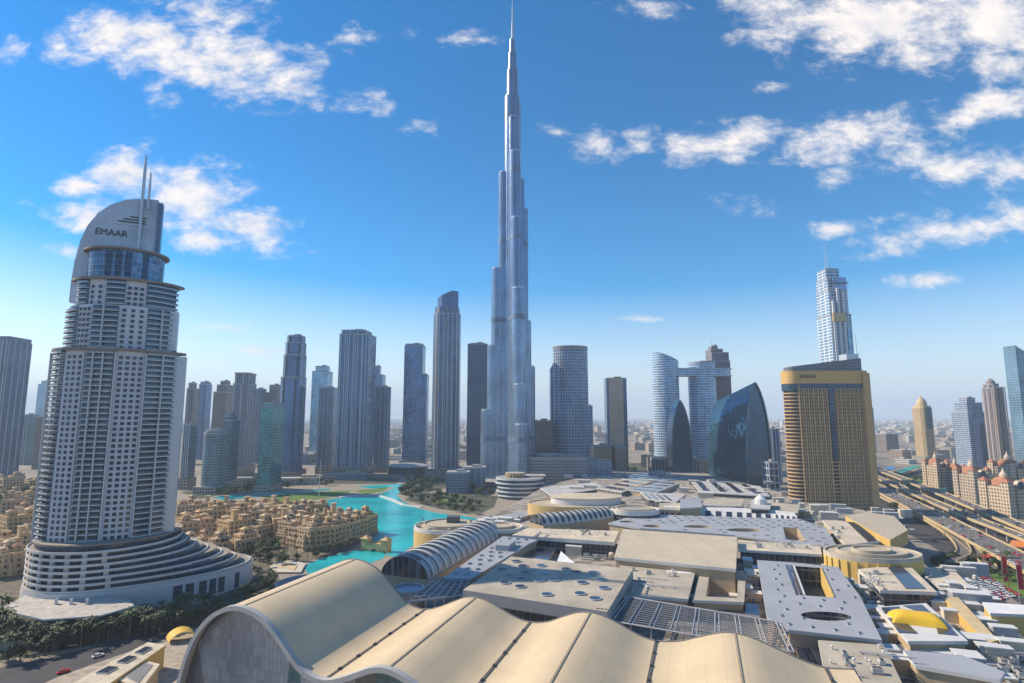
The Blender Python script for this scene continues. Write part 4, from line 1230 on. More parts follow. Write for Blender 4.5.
ROOFT = seams('roof_tan', (.43, .375, .29), 5.5, .025, .85, .84, .2)
ROOFB = seams('roof_beige', (.56, .48, .36), 4.0, .03, .8, .84, .16)

def deck_material():
    m = M('service_deck', (.28, .25, .21), .9, var=.3, vs=.18)
    t = m.node_tree
    b = t.nodes['Principled BSDF']
    src = b.inputs['Base Color'].links[0].from_socket
    g = N(t, 'ShaderNodeNewGeometry')
    mp = N(t, 'ShaderNodeMapping')
    mp.inputs['Rotation'].default_value = (0, 0, R(18)); mp.inputs['Scale'].default_value = (.09, .14, 0)
    L(t, g.outputs['Position'], mp.inputs['Vector'])
    vo = N(t, 'ShaderNodeTexVoronoi', distance='CHEBYCHEV', i_Scale=1.0)
    L(t, mp.outputs[0], vo.inputs['Vector'])
    sc = N(t, 'ShaderNodeSeparateColor')
    L(t, vo.outputs['Color'], sc.inputs[0])
    v = N(t, 'ShaderNodeVectorMath', operation='SCALE')
    L(t, src, v.inputs[0]); L(t, mth(t, 'ADD', mth(t, 'MULTIPLY', sc.outputs[0], .9), .6), v.inputs['Scale'])
    L(t, v.outputs[0], b.inputs['Base Color'])
    return m

# the broad low body of the mall with its service decks
base_px = [(398, 604), (404, 572), (440, 540), (500, 512), (545, 486), (610, 470), (700, 472), (780, 492), (872, 512), (905, 548), (955, 590), (1000, 625), (1100, 700), (700, 780), (480, 740)]
bp_ = XY(base_px, 17)
t = thing('mall_building', 'sprawling low tan body of the mall under all its separate roofs', 'mall', (sum(p.x for p in bp_) / len(bp_), sum(p.y for p in bp_) / len(bp_)))
MB().prism(bp_, 0, 17, 0, 1).obj('wall', [TANW, TANW], t)
MB().prism(offset(bp_, -.5), 17.0, 17.05, 0, 0).obj('roof', [deck_material()], t)

def hall(name, label, px, z, z0=17.0, roofm=ROOFT, wallm=TANW, fascia=1.2, over=.8, holes=None, cat='roof hall', holem=YELW, glass=False, floor=None, edge=None):
    """a volume of the mall with its own roof: px are the roof corners as seen, at height z"""
    poly = ccw([tuple(p) for p in (px if isinstance(px[0], Vector) else XY(px, z))])
    c = (sum(p[0] for p in poly) / len(poly), sum(p[1] for p in poly) / len(poly))
    t = thing(name, label, cat, c)
    hs_ = holes or []
    wall = offset(poly, -over)
    if hs_:
        MB().holed(wall, hs_, z0, z - fascia, 0, 0, 1).obj('wall', [GLZ if glass else wallm, holem], t)
        MB().holed(poly, hs_, z - fascia, z, 0, 1, 2).obj('roof', [edge or WHT, roofm, holem], t)
    else:
        MB().prism(wall, z0, z - fascia, 0, 0).obj('wall', [GLZ if glass else wallm], t)
        MB().prism(poly, z - fascia, z, 0, 1, 0).obj('roof', [edge or WHT, roofm], t)
    return t, poly, c

def skylights(t, pts, z, r, h=.7, n=14, sq=None, rimm=None):
    t = next((c for c in t.children if c.name.split('.')[0] == 'roof'), t)
    for (x, y) in pts:
        m = MB()
        if sq:
            m.box((x, y, z + h / 2 + .003), (sq[0], sq[1], h), sq[2], 0, 1)
        else:
            m.lathe((x, y, z + .003), [(r * 1.12, 0), (r * 1.08, h), (r * .9, h)], n, 0, cap=1)
        m.obj('skylight', [rimm or WHT, SKYL], t)

# ---- the great wave roof in front
OX, OY = -33.3, 229.0                                   # back end of the first valley
AX = Vector((.313, .950)).normalized()                  # along the vaults, away from the viewer's side
LX = Vector((.912, -.411)).normalized()                 # across the vaults
PROF = [(-61.5, 0), (-61.0, 9), (-59.6, 19), (-57, 28), (-53, 35.8), (-47, 42.0), (-40, 45.6), (-34, 46.6), (-28, 45.8), (-23, 43.9), (-18.5, 40.9), (-14, 37.2), (-10, 34.0), (-5.5, 32.0), (0, 31.5),
        (6, 33.2), (12, 35.8), (17, 37.9), (21.8, 38.6), (27, 37.8), (32, 36.0), (38, 33.8), (43.6, 33.0), (50, 34.0), (56, 36.6), (61, 38.5), (65.4, 39.1), (70, 38.6), (76, 36.6), (82, 34.2), (87.2, 33.4),
        (94, 34.3), (101, 36.8), (107, 38.8), (111, 39.2), (116, 38.6), (123, 36.4), (130, 34.2), (135, 33.4), (142, 34.2)]
def catmull(pr, sub=4):
    out = []
    for i in range(len(pr) - 1):
        p0, p1, p2, p3 = pr[max(0, i - 1)], pr[i], pr[i + 1], pr[min(len(pr) - 1, i + 2)]
        for k in range(sub):
            f = k / sub
            out.append(tuple(.5 * (2 * p1[j] + (p2[j] - p0[j]) * f + (2 * p0[j] - 5 * p1[j] + 4 * p2[j] - p3[j]) * f * f + (3 * p1[j] - p0[j] - 3 * p2[j] + p3[j]) * f ** 3) for j in (0, 1)))
    out.append(pr[-1])
    return out
WP = catmull(PROF)
DEPTH = 61.0
def wpt(s, d, z):
    p = Vector((OX, OY)) + LX * s + AX * d
    return (p.x, p.y, z)
def wz(s):
    for (a, za), (b, zb_) in zip(WP, WP[1:]):
        if a <= s <= b:
            return za + (zb_ - za) * (s - a) / (b - a)
    return WP[-1][1]
t = thing('wave_hall', 'great hall under a rippling cream vaulted roof with a glazed arched front', 'hall', (*wpt(30, -30, 0)[:2],))
fabric = seams('wave_cream', (.60, .475, .30), 4.8, .02, .62, .88, .06, .025)
tt = fabric.node_tree
bb = tt.nodes['Principled BSDF']
srcs = bb.inputs['Base Color'].links[0].from_socket
gg = N(tt, 'ShaderNodeUVMap')
sx_ = N(tt, 'ShaderNodeSeparateXYZ')
L(tt, gg.outputs[0], sx_.inputs[0])
jn = mth(tt, 'LESS_THAN', mth(tt, 'FRACT', mth(tt, 'DIVIDE', sx_.outputs[1], 5.4)), .022)
mpp = N(tt, 'ShaderNodeMapping')
mpp.inputs['Scale'].default_value = (.06, .05, 1)
L(tt, gg.outputs[0], mpp.inputs['Vector'])
dn_ = N(tt, 'ShaderNodeTexNoise', i_Scale=2.2, i_Detail=6, i_Roughness=.65)
L(tt, mpp.outputs[0], dn_.inputs['Vector'])
kk = mth(tt, 'MULTIPLY', mth(tt, 'SUBTRACT', 1.0, mth(tt, 'MULTIPLY', jn, .2)), mth(tt, 'ADD', .87, mth(tt, 'MULTIPLY', dn_.outputs['Fac'], .24)))
sv_ = N(tt, 'ShaderNodeVectorMath', operation='SCALE')
L(tt, srcs, sv_.inputs[0]); L(tt, kk, sv_.inputs['Scale']); L(tt, sv_.outputs[0], bb.inputs['Base Color'])
# arc length along the profile for the seams
al = [0]
for (a, za), (b, zb_) in zip(WP, WP[1:]):
    al.append(al[-1] + math.hypot(b - a, zb_ - za))
def lim(s):          # front end of the vaults: the near edge; the right part ends on a slant
    return -DEPTH - 6.0 * min(1, max(0, s / 140)) - (26 if s > 60 else 0) * min(1, max(0, (s - 60) / 80))
m = MB()
nv = 16
idx = len(m.v)
for j in range(nv + 1):
    for (s, z) in WP:
        m.v.append(wpt(s, lim(s) * (1 - j / nv), z))
nn = len(WP)
for j in range(nv):
    for i in range(nn - 1):
        a = idx + j * nn + i
        m.f.append((a, a + 1, a + nn + 1, a + nn))
        for (ii, jj) in ((i, j), (i + 1, j), (i + 1, j + 1), (i, j + 1)):
            m.uv.append((jj / nv * DEPTH, al[ii]))
        m.mi.append(0)
m.obj('vault_roof', [fabric], t, smooth=1.2)
def rim(name, dfun, w, hgt, mat, lift=0.0):
    m = MB()
    prev = None
    for i, (s, z) in enumerate(WP):
        # normal of the curve
        a = WP[max(0, i - 1)]; b = WP[min(nn - 1, i + 1)]
        tx, tz = b[0] - a[0], b[1] - a[1]
        l = math.hypot(tx, tz); nx, nz = -tz / l, tx / l
        d = dfun(s)
        q = [wpt(s + nx * u, d + v, z + nz * u) for u, v in ((-hgt, -w), (hgt * .35 + lift, -w), (hgt * .35 + lift, w), (-hgt, w))]
        if prev:
            for k in range(4):
                k2 = (k + 1) % 4
                m.face([prev[k], q[k], q[k2], prev[k2]], 0)
        prev = q
    return m.obj(name, [mat], t, smooth=.5)
rim('front_rim', lambda s: lim(s) - .4, .9, 1.05, M('rim_grey', (.42, .41, .39), .6, .1, var=.1))
rim('back_rim', lambda s: 0.4, .35, .6, M('rim_dark', (.20, .19, .18), .6))
# seam gutters along crests and valleys
for s0, w, mt, lift in ((0, .45, 1, .12), (21.8, .28, 0, .1), (43.6, .45, 1, .12), (65.4, .28, 0, .1), (87.2, .45, 1, .12), (111, .28, 0, .1), (135, .45, 1, .12), (-34, .22, 2, .06)):
    m = MB()
    z = wz(s0) + lift
    a0, a1 = lim(s0) + .5, -.2
    pts = [wpt(s0 - w, a0, z), wpt(s0 + w, a0, z), wpt(s0 + w, a1, z), wpt(s0 - w, a1, z)]
    m.prism([p[:2] for p in pts], z - .2, z + .15, 0, 0, 0)
    m.obj('gutter', [M('gutter_dark', (.10, .09, .08), .7) if mt == 1 else M('ridge_brown', (.34, .27, .19), .7)], t)
    if mt == 1:
        d = a0 + 6
        while d < a1:
            x, y, _ = wpt(s0, d, 0)
            MB().box((x, y, z + .3), (.55, 1.3, .5), math.atan2(AX.y, AX.x) - math.pi / 2).obj('drain_box', [DARKM], t)
            d += 9.5
# front wall under the arches: slim metal strips and green glass bays
strip = FAC('front_strips', (.37, .38, .40), (.20, .205, .21), 1.6, 3.2, .12, .04, gr=.25, gm=.35, fr=.5, vary=.16)
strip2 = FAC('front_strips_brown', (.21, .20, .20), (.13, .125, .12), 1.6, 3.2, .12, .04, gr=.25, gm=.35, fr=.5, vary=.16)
greeng = FAC('front_green_glass', (.10, .19, .19), (.16, .17, .17), 1.9, 3.4, .1, .06, gr=.08, gm=.35, vary=.3)
def front_piece(name, s0, s1, mat, k0=0.0, k1=0.0, set_=2.2):
    """a bay of the front between two leaning lines: k tilts an edge with height"""
    m = MB()
    n = 24
    top = []
    bot = []
    for i in range(n + 1):
        f = i / n
        sb = s0 + (s1 - s0) * f
        st = (s0 + k0) + ((s1 + k1) - (s0 + k0)) * f
        zt = wz(st) - 1.2
        top.append((*wpt(st, lim(st) + set_, 0)[:2], max(.2, zt), st))
        bot.append((*wpt(sb, lim(sb) + set_, 0)[:2], 0.0, sb))
    for i in range(n):
        m.face([bot[i][:3], bot[i + 1][:3], top[i + 1][:3], top[i][:3]], 0, [(bot[i][3], 0), (bot[i + 1][3], 0), (top[i + 1][3], top[i + 1][2]), (top[i][3], top[i][2])])
    m.obj(name, [mat], t)
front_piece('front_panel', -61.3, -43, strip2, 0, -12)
front_piece('front_panel', -43, -19, strip, -12, 4)
front_piece('front_glazing', -19, -6, greeng, 4, -6)
front_piece('front_panel', -6, 9, strip, -6, 0)
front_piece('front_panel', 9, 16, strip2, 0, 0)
front_piece('front_glazing', 16, 34, greeng, 0, 0)
front_piece('front_panel', 34, 100, strip, 0, 0)
front_piece('front_glazing', 100, 141, greeng, 0, 0)
MB().prism([wpt(-62, lim(-62) - 6, 0)[:2], wpt(-20, lim(-20) - 6, 0)[:2], wpt(-20, lim(-20) + 2, 0)[:2], wpt(-62, lim(-62) + 2, 0)[:2]], 7.2, 8.2, 0, 1, 0).obj('entrance_canopy', [M('canopy_brown', (.25, .21, .18), .6), CONC], t)
# back wall
m = MB()
for (a, za), (b, zb_) in zip(WP, WP[1:]):
    m.face([wpt(b, -.6, 0), wpt(a, -.6, 0), wpt(a, -.6, max(.1, za - .3)), wpt(b, -.6, max(.1, zb_ - .3))], 0, [(b, 0), (a, 0), (a, za), (b, zb_)])
m.obj('back_wall', [DGLASS], t)
m = MB()
s = WP[-1][0] - .4
m.face([wpt(s, -85, 0), wpt(s, -.6, 0), wpt(s, -.6, 33.5), wpt(s, -85, 33.5)], 0, [(0, 0), (84, 0), (84, 33), (0, 33)])
m.obj('side_wall', [TANW], t)

# ---- flat hall with round skylights behind the wave roof
boxp = [(463, 590), (511, 556.5), (633, 569), (607, 612)]
t, poly, c = hall('skylight_hall', 'flat tan roofed hall dotted with many round skylights behind the wave roof', boxp, 31, fascia=4.6, over=3.0, glass=True, edge=M('fascia_grey', (.33, .33, .33), .65, var=.1, streak=.5))
sk = [(516, 561.7), (523, 566.4), (541, 566), (525, 573), (531, 570), (551, 566), (511, 576), (521, 579.5), (505, 583), (520, 587), (544, 573), (539, 581), (542, 573.5), (557, 573.5), (554, 580.5), (563, 581.5),
      (559, 576.5), (571, 576.5), (576, 572.5), (582, 583), (570, 582.5), (584, 571), (594, 573), (601, 580), (604, 588.5), (580, 594), (595, 599), (547, 595), (502, 570), (566, 569.5)]
used = []
for x, y in sk:
    p = P(x, y, 31)
    if all((p.xy - q).length > 6.4 for q in used):
        used.append(p.xy)
skylights(t, [tuple(p) for p in used], 31, 2.5, .5, 18, rimm=M('kerb_grey', (.36, .35, .34), .6))
sv = ccw([tuple(p) for p in poly])
q = P(597, 606, 31)
for k in range(3):
    MB().box((q.x + 1.5 * k, q.y - 3 - .4 * k, 27), (1.1, 1.1, 8)).obj('fascia_frame', [DARKM], t)

# ---- louvred steel pergola between wave roof and service decks
def pergola(label, px, z, nbay, nl, tilt):
    a, b, c_, d = XY(px, z)                     # near-left, near-right, far-right, far-left
    mid = (a + b + c_ + d) / 4
    t = thing('louvre_pergola', label, 'pergola', (mid.x, mid.y))
    def pt(u, v, zz=0):
        p = (a * (1 - u) + b * u) * (1 - v) + (d * (1 - u) + c_ * u) * v
        return Vector((p.x, p.y, z + zz))
    for i in range(nbay + 1):
        u = i / nbay
        m = MB()
        for o in (-.012, .012):
            m.tube(pt(u + o, 0), pt(u + o, 1), .32, n=4)
        for k in range(9):
            m.tube(pt(u - .012, k / 9, .05), pt(u + .012, (k + .8) / 9, .05), .14, n=4)
        m.obj('truss', [STEELM], t)
        MB().tube(pt(u, .02, -z + 16), pt(u, .02, -.3), .4, n=6).obj('post', [STEELM], t)
    for i in range(nbay):
        m = MB()
        for k in range(nl):
            v = (k + .5) / nl
            p0, p1 = pt((i + .06) / nbay, v, .0), pt((i + .94) / nbay, v, .0)
            dv = (pt(.5, v + .5 / nl) - pt(.5, v))
            n_ = dv.normalized() * dv.length * .26
            m.face([p0 - n_, p1 - n_, p1 + n_ + Vector((0, 0, tilt)), p0 + n_ + Vector((0, 0, tilt))], 0)
            m.face([p0 - n_ - Vector((0, 0, .15)), p0 + n_ + Vector((0, 0, tilt - .15)), p1 + n_ + Vector((0, 0, tilt - .15)), p1 - n_ - Vector((0, 0, .15))], 0)
        for uu in (.06, .5, .94):
            m.tube(pt((i + uu) / nbay, .02, -.15), pt((i + uu) / nbay, .98, -.15), .12, n=4)
        m.obj('lattice', [M('louvre_grey', (.20, .205, .215), .45, .3)], t)
    for v in (0.0, 1.0):
        m = MB(); m.tube(pt(0, v, .1), pt(1, v, .1), .3, n=4); m.obj('edge_beam', [STEELM], t)
pergola('wide louvred steel pergola of eight dark bays along the back of the wave roof', [(610, 621), (792, 652), (778, 622), (628, 597)], 27, 8, 13, .15)
pergola('small dark steel pergola left of the flat skylight hall', [(406, 603), (462, 596), (470, 578), (436, 578)], 25, 6, 7, .15)

# ---- roofs further in
t, poly, c = hall('tan_roof_hall', 'plain tan flat roof with two white patches behind the pergola', [(620, 559.5), (697, 565), (688, 599), (622, 595)], 26, wallm=TANW)
for pts in ([(670, 567), (692, 568.5), (691, 574), (668, 572), (666, 570)], [(643, 563.5), (658, 564.5), (658, 567), (643, 566)]):
    MB().prism(XY(pts, 26), 26.003, 26.1, 0, 0).obj('white_patch', [M('white_membrane', (.75, .73, .70), .6)], t)
t, poly, c = hall('corrugated_hall', 'large cream ribbed roof sloping over the centre of the mall', [(614, 557), (623, 529), (737, 537), (736, 569)], 30, fascia=1.5, roofm=seams('cream_ribbed', (.54, .46, .33), 3.0, .12, .7, .8), wallm=TANW)
for k in range(1):
    pass
t, poly, c = hall('glazed_link', 'cream roofed link hall with a dark glazed side left of the ribbed roof', [(512, 535), (527, 528), (619, 531), (614, 542)], 27, fascia=2.2, over=1.5, glass=True, roofm=ROOFB)
t, poly, c = hall('glazed_link', 'low cream roof with glazed side right of the ribbed roof', [(738, 549.5), (738, 540), (820, 545.5), (822, 554.5)], 26, fascia=1.4, over=1.2, glass=True, roofm=ROOFB)
# big grey roof with a square well and an oval well
outer = XY([(757, 560), (793, 562.5), (838, 567), (860, 596), (882, 640), (788, 629.5), (767, 617)], 27)
well = XY([(795, 566), (821, 568), (834, 597.5), (806, 595.5)], 27)
oc = P(826, 616, 27)
oval = ell((oc.x, oc.y), 9.5, 5.2, 28)
t, poly, c = hall('grey_skylight_roof', 'large grey metal roof with a square yellow walled well and an oval well', outer, 27, roofm=seams('grey_sheet', (.36, .37, .385), 5.0, .04, .5, .85), holes=[[tuple(p) for p in well], oval], wallm=TANW, holem=GLZ, edge=M('grey_edge', (.38, .39, .41), .6))
a0, a1, a2, a3 = [Vector(p) for p in XY([(760, 562.5), (791, 564.5), (806, 628), (771, 616)], 27)]
pts = []
def inside(p, poly):
    c_ = False
    n = len(poly)
    for i in range(n):
        x1, y1 = poly[i][0], poly[i][1]; x2, y2 = poly[i - 1][0], poly[i - 1][1]
        if (y1 > p[1]) != (y2 > p[1]) and p[0] < (x2 - x1) * (p[1] - y1) / (y2 - y1) + x1:
            c_ = not c_
    return c_
wl = [tuple(p) for p in offset([tuple(p) for p in well], 1.6)]
ovl = ell((oc.x, oc.y), 11.5, 7.2, 20)
po = offset(poly, -2)
ax = (Vector(outer[4]) - Vector(outer[2])).normalized(); bx = Vector((-ax.y, ax.x))
o0 = Vector(outer[0])
for i in range(-30, 60):
    for j in range(-30, 60):
        p = o0 + ax * i * 9.2 + bx * (j * 7.6 + (i % 2) * 2.2)
        if inside(p, po) and not inside(p, wl) and not inside(p, ovl):
            pts.append(tuple(p))
skylights(t, pts[:100], 27, 1, .5, sq=(1.9, .6, math.atan2(ax.y, ax.x) - .6), rimm=M('grey_edge2', (.48, .49, .51), .5))
w0, w1, w2_, w3 = [Vector(p) for p in well]
dq = (w2_ - w1).normalized(); nq = Vector((dq.y, -dq.x)) * .35
m = MB(); m.prism([tuple(w1 - nq * .4), tuple(w2_ - nq * .4), tuple(w2_ + nq), tuple(w1 + nq)], 17.1, 27.5, 0, 0); m.obj('well_wall', [YELW], t)
m = MB(); m.prism([tuple(w1 - nq * 3.4), tuple(w2_ - nq * 3.4), tuple(w2_ - nq * .5), tuple(w1 - nq * .5)], 27.003, 27.3, 0, 0); 
for f0, f1, mt_ in ((-.22, -.10, SKYL), (-.38, -.28, SKYL), (-.09, -.02, WHT)):
    q0, q1, q2, q3 = w0.lerp(w1, f0), w0.lerp(w1, f1), w3.lerp(w2_, f1), w3.lerp(w2_, f0)
    m = MB(); m.prism([tuple(q0), tuple(q1), tuple(q2), tuple(q3)], 27.003, 27.35, 0, 0); m.obj('roof_slot', [mt_], t)
m = MB(); m.prism(ell((oc.x + 2, oc.y - 1.4), 6.5, 2.6, 20), 17.06, 23.5, 0, 1); m.obj('oval_platform', [TANW, ROOFB], t)
MB().prism(offset([tuple(p) for p in well], -.6), 17.06, 17.3, 0, 0).obj('well_floor', [M('pool_green', (.08, .12, .13), .4)], t)
# second grey roof at the back with oval wells
outer = XY([(608, 523), (640, 514), (800, 519), (826, 528), (838, 548), (792, 543), (735, 535), (640, 528)], 26)
ovs = [ell(tuple(P(652, 526, 26).xy), 7, 5, 24), ell(tuple(P(697, 526.5, 26).xy), 10, 5, 24), ell(tuple(P(744, 530, 26).xy), 12, 6, 24), ell(tuple(P(627, 521.5, 26).xy), 6, 4, 24)]
w2 = [tuple(p) for p in XY([(783, 527), (797, 528), (806, 541), (786, 539.5)], 26)]
t, poly, c = hall('grey_skylight_roof', 'grey sheet roof with four oval wells behind the cream ribbed roof', outer, 26, roofm=seams('grey_sheet', (.36, .37, .385), 5.0, .04, .5, .85), holes=ovs + [w2], holem=TANW, edge=M('grey_edge', (.38, .39, .41), .6))
pts = []
po = offset(poly, -2.5)
for i in range(-10, 40):
    for j in range(-20, 20):
        p = Vector(outer[0]) + Vector((8.2 * i, 9 * j))
        if inside(p, po) and not any((p - Vector((sum(q[0] for q in o_) / len(o_), sum(q[1] for q in o_) / len(o_)))).length < 15 for o_ in ovs + [w2]):
            pts.append(tuple(p))
skylights(t, pts[:80], 26, 1, .5, sq=(2.6, 1.0, -.3), rimm=M('grey_edge2', (.48, .49, .51), .5))
# third grey roof beside the ribbed barrel
t, poly, c = hall('grey_skylight_roof', 'grey sheet roof studded with small skylights beside the ribbed barrel', [(443, 578), (471, 579), (530, 543), (538, 540), (503, 536)], 26, roofm=seams('grey_sheet', (.36, .37, .385), 5.0, .04, .5, .85), edge=M('grey_edge', (.38, .39, .41), .6))
po = offset(poly, -2.5)
pts = []
ax = (P(503, 537, 26).xy - P(443, 578, 26).xy).normalized(); bx = Vector((-ax.y, ax.x))
for i in range(0, 40):
    for j in range(-12, 12):
        p = P(443, 578, 26).xy + ax * (i * 9.5) + bx * (j * 5.6 + (i % 2) * 2.4)
        if inside(p, po):
            pts.append(tuple(p))
skylights(t, pts[:60], 26, 1, .6, sq=(2.8, 1.3, math.atan2(ax.y, ax.x) - .8), rimm=M('grey_edge2', (.48, .49, .51), .5))
q = P(506, 548, 26)
MB().box((q.x, q.y, 27.6), (16, 8, 3.2), math.atan2(ax.y, ax.x)).obj('roof_house', [ROOFC], t)

# ---- ribbed barrels
def barrel(label, p0, p1, width, rise, z, n, bend=0.0, stripes=True):
    p0, p1 = Vector(p0), Vector(p1)
    d = (p1 - p0); ln = d.length; d.normalize(); nrm = Vector((-d.y, d.x))
    t = thing('ribbed_barrel', label, 'barrel roof', ((p0 + p1) / 2)[:])
    def pt(u, v, k=0.0):
        c = p0 + d * (u * ln) + nrm * (bend * 4 * u * (1 - u))
        a = math.pi * v
        return (*(c + nrm * (-(width / 2 + k) * math.cos(a))), z + (rise + k) * math.sin(a))
    MB().grid(lambda u, v: pt(u, v), 2 * n, 14, 0, lambda u, v: (u * ln, v * width * 1.4)).obj('vault_shell', [M('barrel_shell', (.42, .42, .42), .6, .1, var=.1)], t, smooth=1.0)
    for i in range(n):
        u0, u1 = (i + .18) / n, (i + .52) / n
        m = MB()
        m.grid(lambda u, v: pt(u0 + (u1 - u0) * u, (.3 + .44 * v) if bend == 0 else (.08 + .5 * v), .22), 1, 10, 0)
        m.obj('roof_window', [M('barrel_window', (.05, .055, .065), .2, .2, var=.3, vs=.5)], t, smooth=1.0)
        m = MB()
        m.grid(lambda u, v: pt((i + .60 + .36 * u) / n, .03 + .94 * v, .55), 1, 12, 0)
        m.obj('rib', [M('barrel_rib', (.58, .57, .54), .55, var=.08)], t, smooth=1.0)
    for u in (0, 1):
        m = MB()
        f = [pt(u, k / 14) for k in range(15)]
        m.face(f if u else f[::-1], 0)
        m.obj('end_wall', [GLZ], t)
    MB().prism([tuple(p0 - nrm * (width / 2 + 1)), tuple(p1 - nrm * (width / 2 + 1)), tuple(p1 + nrm * (width / 2 + 1)), tuple(p0 + nrm * (width / 2 + 1))], 0, z, 0, 1).obj('wall', [TANW, ROOFT], t)
barrel('long ribbed barrel roof with dark slots beside the round pavilions', P(404, 577, 21).xy, P(483, 536, 21).xy, 28, 10.5, 21, 14)
barrel('curved ribbed barrel with dark slots below the gold rimmed disc', P(536, 524, 25).xy, P(606, 516, 25).xy, 18, 7, 25, 13, bend=-3)
# raked wall with a row of dark roof lights
pa = [P(x, y, 22).xy for x, y in ((662, 517), (700, 518), (740, 520), (776, 522.5), (798, 525))]
t = thing('raked_wall', 'long white raked roof wall pierced by fifteen dark roof lights', 'roof wall', ((pa[0] + pa[-1]) / 2)[:])
def pl(f):
    k = f * (len(pa) - 1); i = min(int(k), len(pa) - 2)
    return pa[i].lerp(pa[i + 1], k - i)
dn = (pa[-1] - pa[0]).normalized(); up_ = Vector((-dn.y, dn.x))
m = MB()
nseg = 15
sec = [(0, 20.5), (0, 21.5), (8, 27.5), (20, 28.5), (20, 17)]
m.loft([[(*(pl(i / nseg) + up_ * o), z) for i in range(nseg + 1)] for o, z in sec], 0, None, closed=False)
m.obj('raked_shell', [WHT], t)
for i in range(15):
    f0, f1 = (i + .25) / 15, (i + .78) / 15
    m = MB()
    def sp(f, k):
        o = 8 * k; z = 21.5 + 6 * k
        return (*(pl(f) + up_ * (o - .12)), z + .12)
    m.face([sp(f0, .14), sp(f1, .14), sp(f1, .9), sp(f0, .9)], 0)
    m.obj('roof_light', [SKYL], t)

# ---- round pavilions
DISC = M('disc_tan', (.46, .39, .29), .8, var=.12, vs=.15)
def pav(label, px, py, rpx, ratio, z, z0, drumm, tiers, cat='round pavilion', spin=0):
    q = P(px, py, z)
    dist = q.y
    rx = rpx / FPX * dist * 1.02
    ry = rx * ratio
    t = thing('round_pavilion', label, cat, (q.x, q.y))
    MB().prism(ell(q, rx, ry, 56), z0, z - 1.4, 0, 1).obj('drum', [drumm, DISC], t, smooth=.5)
    zz = z - 1.399
    for k, (f, dz, mt, top) in enumerate(tiers):
        MB().prism(ell(q, rx * f, ry * f, 56), zz, zz + dz, 0, 1, 0).obj('roof_disc' if k == 0 else 'roof_tier', [mt, top], t, smooth=.5)
        m = MB(); ring(m, q, rx * f - 1.0, ry * f - 1.0, .8, zz + dz - .05, zz + dz + .9, 48)
        m.obj('rim', [mt], t, smooth=.5)
        zz += dz
    return t, q, rx, ry, zz
GOLD = M('gold_drum', (.60, .42, .17), .6, var=.1, vs=.1, streak=.4)
t, q, rx, ry, zz = pav('round pavilion on a yellow drum beside the lake', 447, 526, 31, 1.0, 26, 0, GOLD, [(1.0, 1.5, WHT, DISC), (.72, 1.6, DISC, DISC)])
MB().box((q.x + 4, q.y + 6, zz + 2.2), (9, 8, 4.4)).obj('roof_house', [M('dark_house', (.10, .11, .11), .6)], t)
for a in range(0, 360, 40):
    MB().box((*rot(q, rx * .86 * math.cos(R(a)), ry * .86 * math.sin(R(a)), 0), 27.2), (3, 1.6, 1.4), R(a)).obj('roof_unit', [CONC], t)
t, q, rx, ry, zz = pav('round tan pavilion between the lakeside drum and the link hall', 500, 527, 22, 1.0, 26, 10, M('drum_brown', (.30, .25, .2), .7), [(1.0, 1.4, WHT, DISC), (.6, .8, DISC, DISC)])
t, q, rx, ry, zz = pav('biggest round roof, a cream cone on a gold ringed drum', 577, 503.5, 47, .62, 28, 0, GOLD, [(1.0, 1.4, GOLD, DISC)])
q2 = P(586, 499, 31)
MB().prism(ell(q2, rx * .72, ry * .72, 48), 28, 33, 0, 1).obj('inner_drum', [WHT, DISC], t, smooth=.5)
MB().lathe((q2.x, q2.y, 33.003), [(rx * .74, 0), (rx * .74, .7), (rx * .15, 2.2), (.4, 2.5)], 48, 0, sy=.62).obj('cone_roof', [M('cone_cream', (.55, .46, .33), .7, var=.12, vs=.08)], t, smooth=.3)
t, q, rx, ry, zz = pav('round white rimmed pavilion right of the gold ringed one', 635, 511, 23, .8, 29, 10, GLZ, [(1.0, 2.6, WHT, DISC), (.8, .6, DISC, M('disc_grey', (.36, .33, .28), .8))])
t, q, rx, ry, zz = pav('yellow drum with spiral ringed roof on the right of the mall', 872, 553, 43, .72, 28, 0, M('yellow_drum', (.68, .47, .13), .6, var=.08, vs=.1, streak=.4), [(1.0, 1.5, M('disc_rim_tan', (.50, .44, .35), .7), DISC), (.74, .9, DISC, M('disc_grey2', (.40, .36, .30), .8)), (.42, .8, DISC, DISC)])
for i in range(9):
    a = R(180 + 12 * i)
    MB().box((*rot(q, (rx + .3) * math.cos(a), (ry + .3) * math.sin(a), 0), 14), (.6, 1.0, 25), a).obj('drum_rib', [YELW], t)
# grey drum pavilion in the dip left of the wave roof
t, q, rx, ry, zz = pav('low grey round roof in the dip behind the first vault', 322, 583, 42, .8, 14, 0, GLZ, [(1.0, 1.2, ROOFC, M('dark_disc', (.22, .24, .27), .6, var=.1))])
t, q, rx, ry, zz = pav('small blue grey disc roof beside the end of the ribbed barrel', 408, 589, 16, 1.0, 25, 10, TANW, [(1.0, 1.2, ROOFC, M('blue_disc', (.25, .31, .36), .4, .2))])

